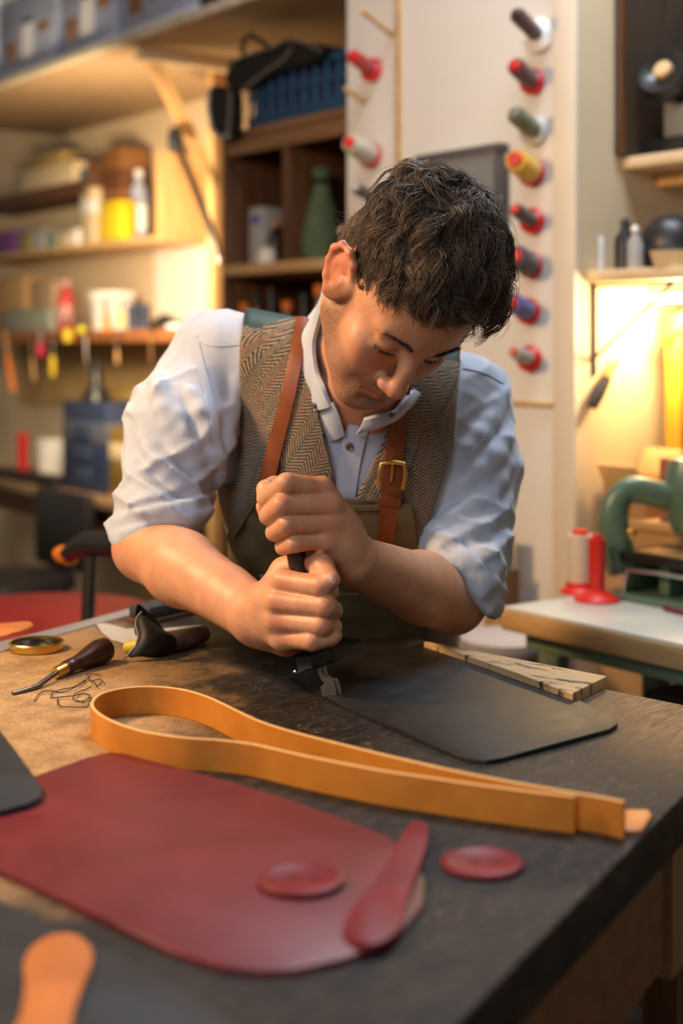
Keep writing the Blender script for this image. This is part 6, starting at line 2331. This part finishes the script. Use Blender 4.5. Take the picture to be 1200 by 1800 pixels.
# ------------------------------------------------------------------ trousers and shoes (behind the bench)
hipL, hipR = tw_(0.085, 0, -0.02), tw_(-0.085, 0, -0.02)
fl, fr_ = V3(0.13, 2.40, 0.10), V3(-0.14, 2.50, 0.10)
kl, kr = V3(0.11, 2.30, 0.46), V3(-0.12, 2.38, 0.46)
tp = [Ell(tw_(0, 0, 0.0), (0.176, 0.124, 0.13), TR, 0.05), Cone(hipL, kl, 0.098, 0.070, 0.03), Cone(kl, fl, 0.070, 0.058, 0.03), Cone(hipR, kr, 0.098, 0.070, 0.03), Cone(kr, fr_, 0.070, 0.058, 0.03)]
tv, tq = sculpt(Field(tp), (-0.32, 2.0, 0.0), (0.34, 2.65, ZT + 0.08), 0.009)
np_mesh('trousers', tv, tq, pm('dark_denim', (0.020, 0.022, 0.030), 0.85, 0.2, 30, 0.2), man, None, ML)
for f_ in (fl, fr_):
    sp = [Cone(f_ + V3(0, 0.02, -0.055), f_ + V3(0.0, -0.14, -0.065), 0.045, 0.034, 0.02), Cone(f_ + V3(0, 0, -0.05), f_ + V3(0, 0, 0.0), 0.045, 0.045, 0.02)]
    def flat(p, d):
        return np.maximum(d, 0.002 - p[:, 2])
    v_, q_ = sculpt(Field(sp, flat), f_ + V3(-0.07, -0.2, -0.11), f_ + V3(0.07, 0.09, 0.06), 0.006)
    np_mesh('shoe', v_, q_, m_lblack, man, None, ML)

# ------------------------------------------------------------------ hair
hair_base = [hEll((0, -0.092, 0.044), (0.0785, 0.100, 0.090), 0.02), hEll((0, -0.055, 0.060), (0.064, 0.055, 0.052), 0.02), hEll((0, -0.13, -0.01), (0.068, 0.062, 0.06), 0.02)]


def hairline(h):
    """>0 where hair grows; h = head-local points"""
    x, y, z = np.abs(h[:, 0]), h[:, 1], h[:, 2]
    front = (z - (0.062 + 0.55 * np.maximum(0, 0.0 - 0)) ) + 0.0
    # temple curve: forward limit falls back with lower z
    lim = np.interp(z, [-0.06, -0.030, -0.018, 0.014, 0.040, 0.061, 0.078, 0.094, 0.13], [-0.125, -0.120, -0.060, -0.055, -0.050, -0.040, -0.018, 0.02, 0.05])
    d = lim - y
    ear = np.sqrt(((y + 0.095) / 0.025) ** 2 + ((z + 0.008) / 0.040) ** 2)
    d = np.where((x > 0.05) & (ear < 1.0), -0.02 * (1.05 - ear) - 0.002, d)
    neckl = z + 0.062
    return np.minimum(d, neckl)


class HairCap:
    f = Field(hair_base)

    def prep(s, cc, R):
        return [None] * len(cc)

    def __call__(s, p, act=None):
        h = ((p - HO) @ HR.T) / HS
        top_ = sstep(h[:, 2], 0.02, 0.09)
        d = s.f(p) + 0.001 - 0.004 * top_
        return smax(d, -hairline(h) * 0.8, 0.004)


hv, hq = sculpt(HairCap(), HO + V3(-0.16, -0.14, -0.08), HO + V3(0.20, 0.22, 0.28), 0.003)
m_hair, nt, b = nodes_of('brown_hair')
at = nd(nt, 'ShaderNodeAttribute', attribute_name='tone')
nt.links.new(at.outputs['Color'], b.inputs['Base Color'])
b.inputs['Roughness'].default_value = 0.5
b.inputs['Specular IOR Level'].default_value = 0.45
hr = np_mesh('hair', hv, hq, m_hair, man, {'tone': np.tile(V3(0.028, 0.018, 0.011), (len(hv), 1))}, ML)


def strands():
    capf = Field(hair_base)

    def surf(q):
        W = HO + HS * (q @ HR)
        for _ in range(3):
            W = W - grad(capf, W) * (capf(W))[:, None]
        return ((W - HO) @ HR.T) / HS, grad(capf, W) @ HR.T

    def roots(N_):
        th_ = rng.random(N_) * 2 * np.pi
        cz = rng.random(N_) * 1.7 - 0.7
        sr = np.sqrt(1 - cz ** 2)
        q = np.stack([sr * np.cos(th_) * 0.0785, -0.092 + sr * np.sin(th_) * 0.10, 0.044 + cz * 0.09], 1)
        return q[hairline(q) > 0.001]

    K = 9

    def grow(q, nrm, top_, ln, phs, amp):
        n = len(q)
        crown = V3(-0.015, -0.150, 0.085)
        out = q - crown
        out /= np.linalg.norm(out, axis=1)[:, None] + 1e-9
        fwd = top_[:, None] * V3(0.45, 0.85, -0.05) + (1 - top_)[:, None] * V3(0, 0.30, -0.9)
        fr = sstep(q[:, 1], -0.075, -0.03)[:, None] * top_[:, None]
        fwd = fwd * (1 - fr) + V3(0.75, 0.38, -0.05) * fr
        out = out * (1 - 0.8 * fr)
        cn = np.stack([vnoise(q, 34, s_) for s_ in (41, 42, 43)], 1)
        dv = out * 0.55 + fwd * 0.7 + cn * (0.15 + 0.95 * top_[:, None])
        dv -= nrm * (dv * nrm).sum(1)[:, None]
        dv /= np.linalg.norm(dv, axis=1)[:, None] + 1e-9
        lift = 0.22 + 0.70 * top_
        sw = np.cross(nrm, dv)
        seg = ln / (K - 1)
        P_ = [q]
        for k in range(1, K):
            t = k / (K - 1)
            dd = dv + nrm * (lift * (1.15 - 2.1 * t))[:, None] + sw * (amp * np.sin(phs + t * 6.5))[:, None] + nrm * (0.35 * amp * np.cos(phs * 1.3 + t * 6))[:, None]
            dd /= np.linalg.norm(dd, axis=1)[:, None]
            P_.append(P_[-1] + dd * seg[:, None])
        return np.stack(P_, 1)

    # clumps
    g = roots(2700)
    g, gn = surf(g)
    gt = sstep(g[:, 2], 0.040, 0.088) * (0.55 + 0.45 * sstep(0.078 - np.abs(g[:, 0]), 0.0, 0.02))
    gln = (0.007 + 0.008 * sstep(g[:, 2], -0.01, 0.05) + 0.042 * gt) * (0.75 + 0.5 * rng.random(len(g)))
    gph = 6.28 * vnoise(g, 22, 51) + 0.6 * rng.random(len(g))
    G = grow(g, gn, gt, gln, gph, 0.20 + 1.05 * gt)
    M_ = 12
    n = len(g) * M_
    ci = np.repeat(np.arange(len(g)), M_)
    offs = rng.normal(size=(n, 3))
    offs -= gn[ci] * (offs * gn[ci]).sum(1)[:, None]
    spread = np.linspace(1, 0, K) ** 0.8 * 0.0030 + 0.0009
    Pl = G[ci] + offs[:, None, :] * spread[None, :, None]
    lsc = (0.8 + 0.3 * rng.random(n))[:, None, None]
    Pl = Pl[:, :1] + (Pl - Pl[:, :1]) * lsc + rng.normal(size=(n, 1, 3)) * 0.0006 * np.linspace(0, 1, K)[None, :, None]
    # stray fly-aways
    fz = rng.random(n) < 0.05
    Pl[fz] += (gn[ci][fz][:, None, :] * 0.010 + rng.normal(size=(fz.sum(), 1, 3)) * 0.006) * (np.linspace(0, 1, K) ** 1.5)[None, :, None]
    top_ = gt[ci]
    Pw = HO + HS * (Pl @ HR)
    fl_ = Pw.reshape(-1, 3)
    push = np.maximum(0.001 - capf(fl_), 0)
    idx = np.where(push > 0)[0]
    fl_[idx] += grad(capf, fl_[idx]) * push[idx][:, None]
    Pw = fl_.reshape(n, K, 3)
    wid = (0.00030 + 0.00025 * top_) * (0.7 + 0.6 * rng.random(n)) * np.where(fz, 0.5, 1)
    T_ = np.gradient(Pw, axis=1)
    T_ /= np.linalg.norm(T_, axis=2)[:, :, None] + 1e-9
    ref = rng.normal(size=(n, 1, 3))
    A = np.cross(T_, ref)
    A /= np.linalg.norm(A, axis=2)[:, :, None] + 1e-9
    Bv = np.cross(T_, A)
    tap = np.linspace(1, 0.3, K)[None, :, None] * wid[:, None, None]
    v = np.stack([Pw + (A * math.cos(a) + Bv * math.sin(a)) * tap for a in (0, 2.094, 4.189)], 2).reshape(-1, 3)
    base = (np.arange(n) * K * 3)[:, None, None]
    kk = (np.arange(K - 1) * 3)[None, :, None]
    ss = np.arange(3)[None, None, :]
    s2 = (np.arange(3) + 1)[None, None, :] % 3
    qd = np.stack([base + kk + ss, base + kk + s2, base + kk + 3 + s2, base + kk + 3 + ss], -1).reshape(-1, 4)
    ct = 0.7 + 0.9 * rng.random(len(g)) ** 2
    tone = ct[ci] * np.where(rng.random(n) < 0.06, 2.0, 1.0) * (0.75 + 0.5 * rng.random(n))
    col = V3(0.080, 0.052, 0.034)[None] * tone[:, None]
    return v, qd, np.repeat(col, K * 3, axis=0)


sv_, sq_, sc_ = strands()
st = np_mesh('hair_strands', sv_, sq_, m_hair, hr, {'tone': sc_}, ML)
st['kind'] = 'stuff'
# brows and lashes
def tuft(name, a, b, c, n, ln, lean, wid):
    t = rng.random(n)[:, None]
    p = (1 - t) ** 2 * V3(a) + 2 * t * (1 - t) * V3(b) + t * t * V3(c)
    p = p + rng.normal(size=(n, 3)) * V3(0.0004, 0.0003, wid)
    W = HO + HS * (p @ HR)
    for _ in range(4):
        W = W - grad(head_f, W) * head_f(W)[:, None]
    g = grad(head_f, W)
    dirn = (V3(lean) @ HR)[None] + g * 0.5 + rng.normal(size=(n, 3)) * 0.15
    dirn /= np.linalg.norm(dirn, axis=1)[:, None]
    s_ = np.cross(dirn, g)
    s_ /= np.linalg.norm(s_, axis=1)[:, None] + 1e-9
    p1 = W + dirn * (ln * (0.7 + 0.6 * rng.random(n)))[:, None]
    v = np.stack([W - s_ * 0.0003, W + s_ * 0.0003, W + g * 0.0004, p1], 1).reshape(-1, 3)
    k = np.arange(n)[:, None] * 4
    q = np.concatenate([k + V3(0, 1, 3).astype(int), k + V3(1, 2, 3).astype(int), k + V3(2, 0, 3).astype(int)])
    return np_mesh(name, v, q, m_hair, man, {'tone': np.tile(V3(0.030, 0.018, 0.011), (len(v), 1))}, ML)


head_f = Field(head)
for s in (-1, 1):
    tuft('eyebrow', (s * 0.014, 0.012, 0.016), (s * 0.032, 0.010, 0.023), (s * 0.050, -0.004, 0.016), 260, 0.007, (s * 0.9, 0.0, 0.2), 0.0022)
    tuft('eyelashes', (s * 0.020, 0.002, -0.009), (s * 0.032, 0.006, -0.0125), (s * 0.045, -0.006, -0.008), 70, 0.006, (s * 0.2, 0.6, -0.6), 0.0003)

# ------------------------------------------------------------------ the tool in his hands
tA = P(500, 866, 1.352)
tB = P(546, 1150, 1.343)
tip = P(590, 1232, T(590, 1232, 0.006).y)
r = tag(empty('creasing_tool', (tip.x, tip.y, ZT + 0.005)), 'dark handled edge tool with twin steel jaws pressed on the leather', 'tool')
o0 = V3(tip.x, tip.y, ZT + 0.005)
lv = lambda px, py, d: P(px, py, d * DS) - Vector(o0)
tube('handle', [lv(503, 880, 1.353), lv(512, 930, 1.352), lv(522, 985, 1.350), lv(534, 1060, 1.346), lv(545, 1135, 1.343)], [0.010, 0.0105, 0.0108, 0.011, 0.012], m_ebony, r, 20)
Mc = Matrix.Translation(lv(551, 1158, 1.341)) @ frame_to(Vector(P(551, 1158, 1.341 * DS) - P(545, 1120, 1.343 * DS)))
bm = bmesh.new()
bm_box(bm, -0.0195, 0.0195, -0.011, 0.011, -0.007, 0.0070, 0.0025, Mc)
bm_obj('leather_collar', bm, m_lblack, r, True)
for dd_, dx in ((0.0, 0.0), (0.006, 9.0)):
    j = [(556 + dx, 1164), (562 + dx, 1166), (566 + dx, 1185), (574 + dx, 1191), (583 + dx, 1192), (588 + dx, 1205), (591 + dx, 1222), (587 + dx * 0.8, 1233), (578 + dx * 0.8, 1231), (566 + dx * 0.7, 1222), (563 + dx * 0.7, 1208), (570 + dx * 0.7, 1201), (564 + dx, 1195), (560 + dx, 1186)]
    plate('jaw', [lv(x, y, 1.333 + dd_) for x, y in j], 0.0022, (0.35, -0.9, 0.2), pm('bronze_steel', (0.52, 0.42, 0.33), 0.33, 0.12, 60, 0.05, metal=0.85), r)
tube('spring_lever', [lv(550, 1167, 1.336), lv(540, 1170, 1.335), lv(527, 1176, 1.334), lv(516, 1182, 1.333)], [0.0032, 0.0036, 0.0034, 0.001], pm('satin_blade_steel', (0.78, 0.78, 0.80)), r, 8, 0.5)

for o_ in bpy.data.objects:
    if '_o' in o_:
        del o_['_o']
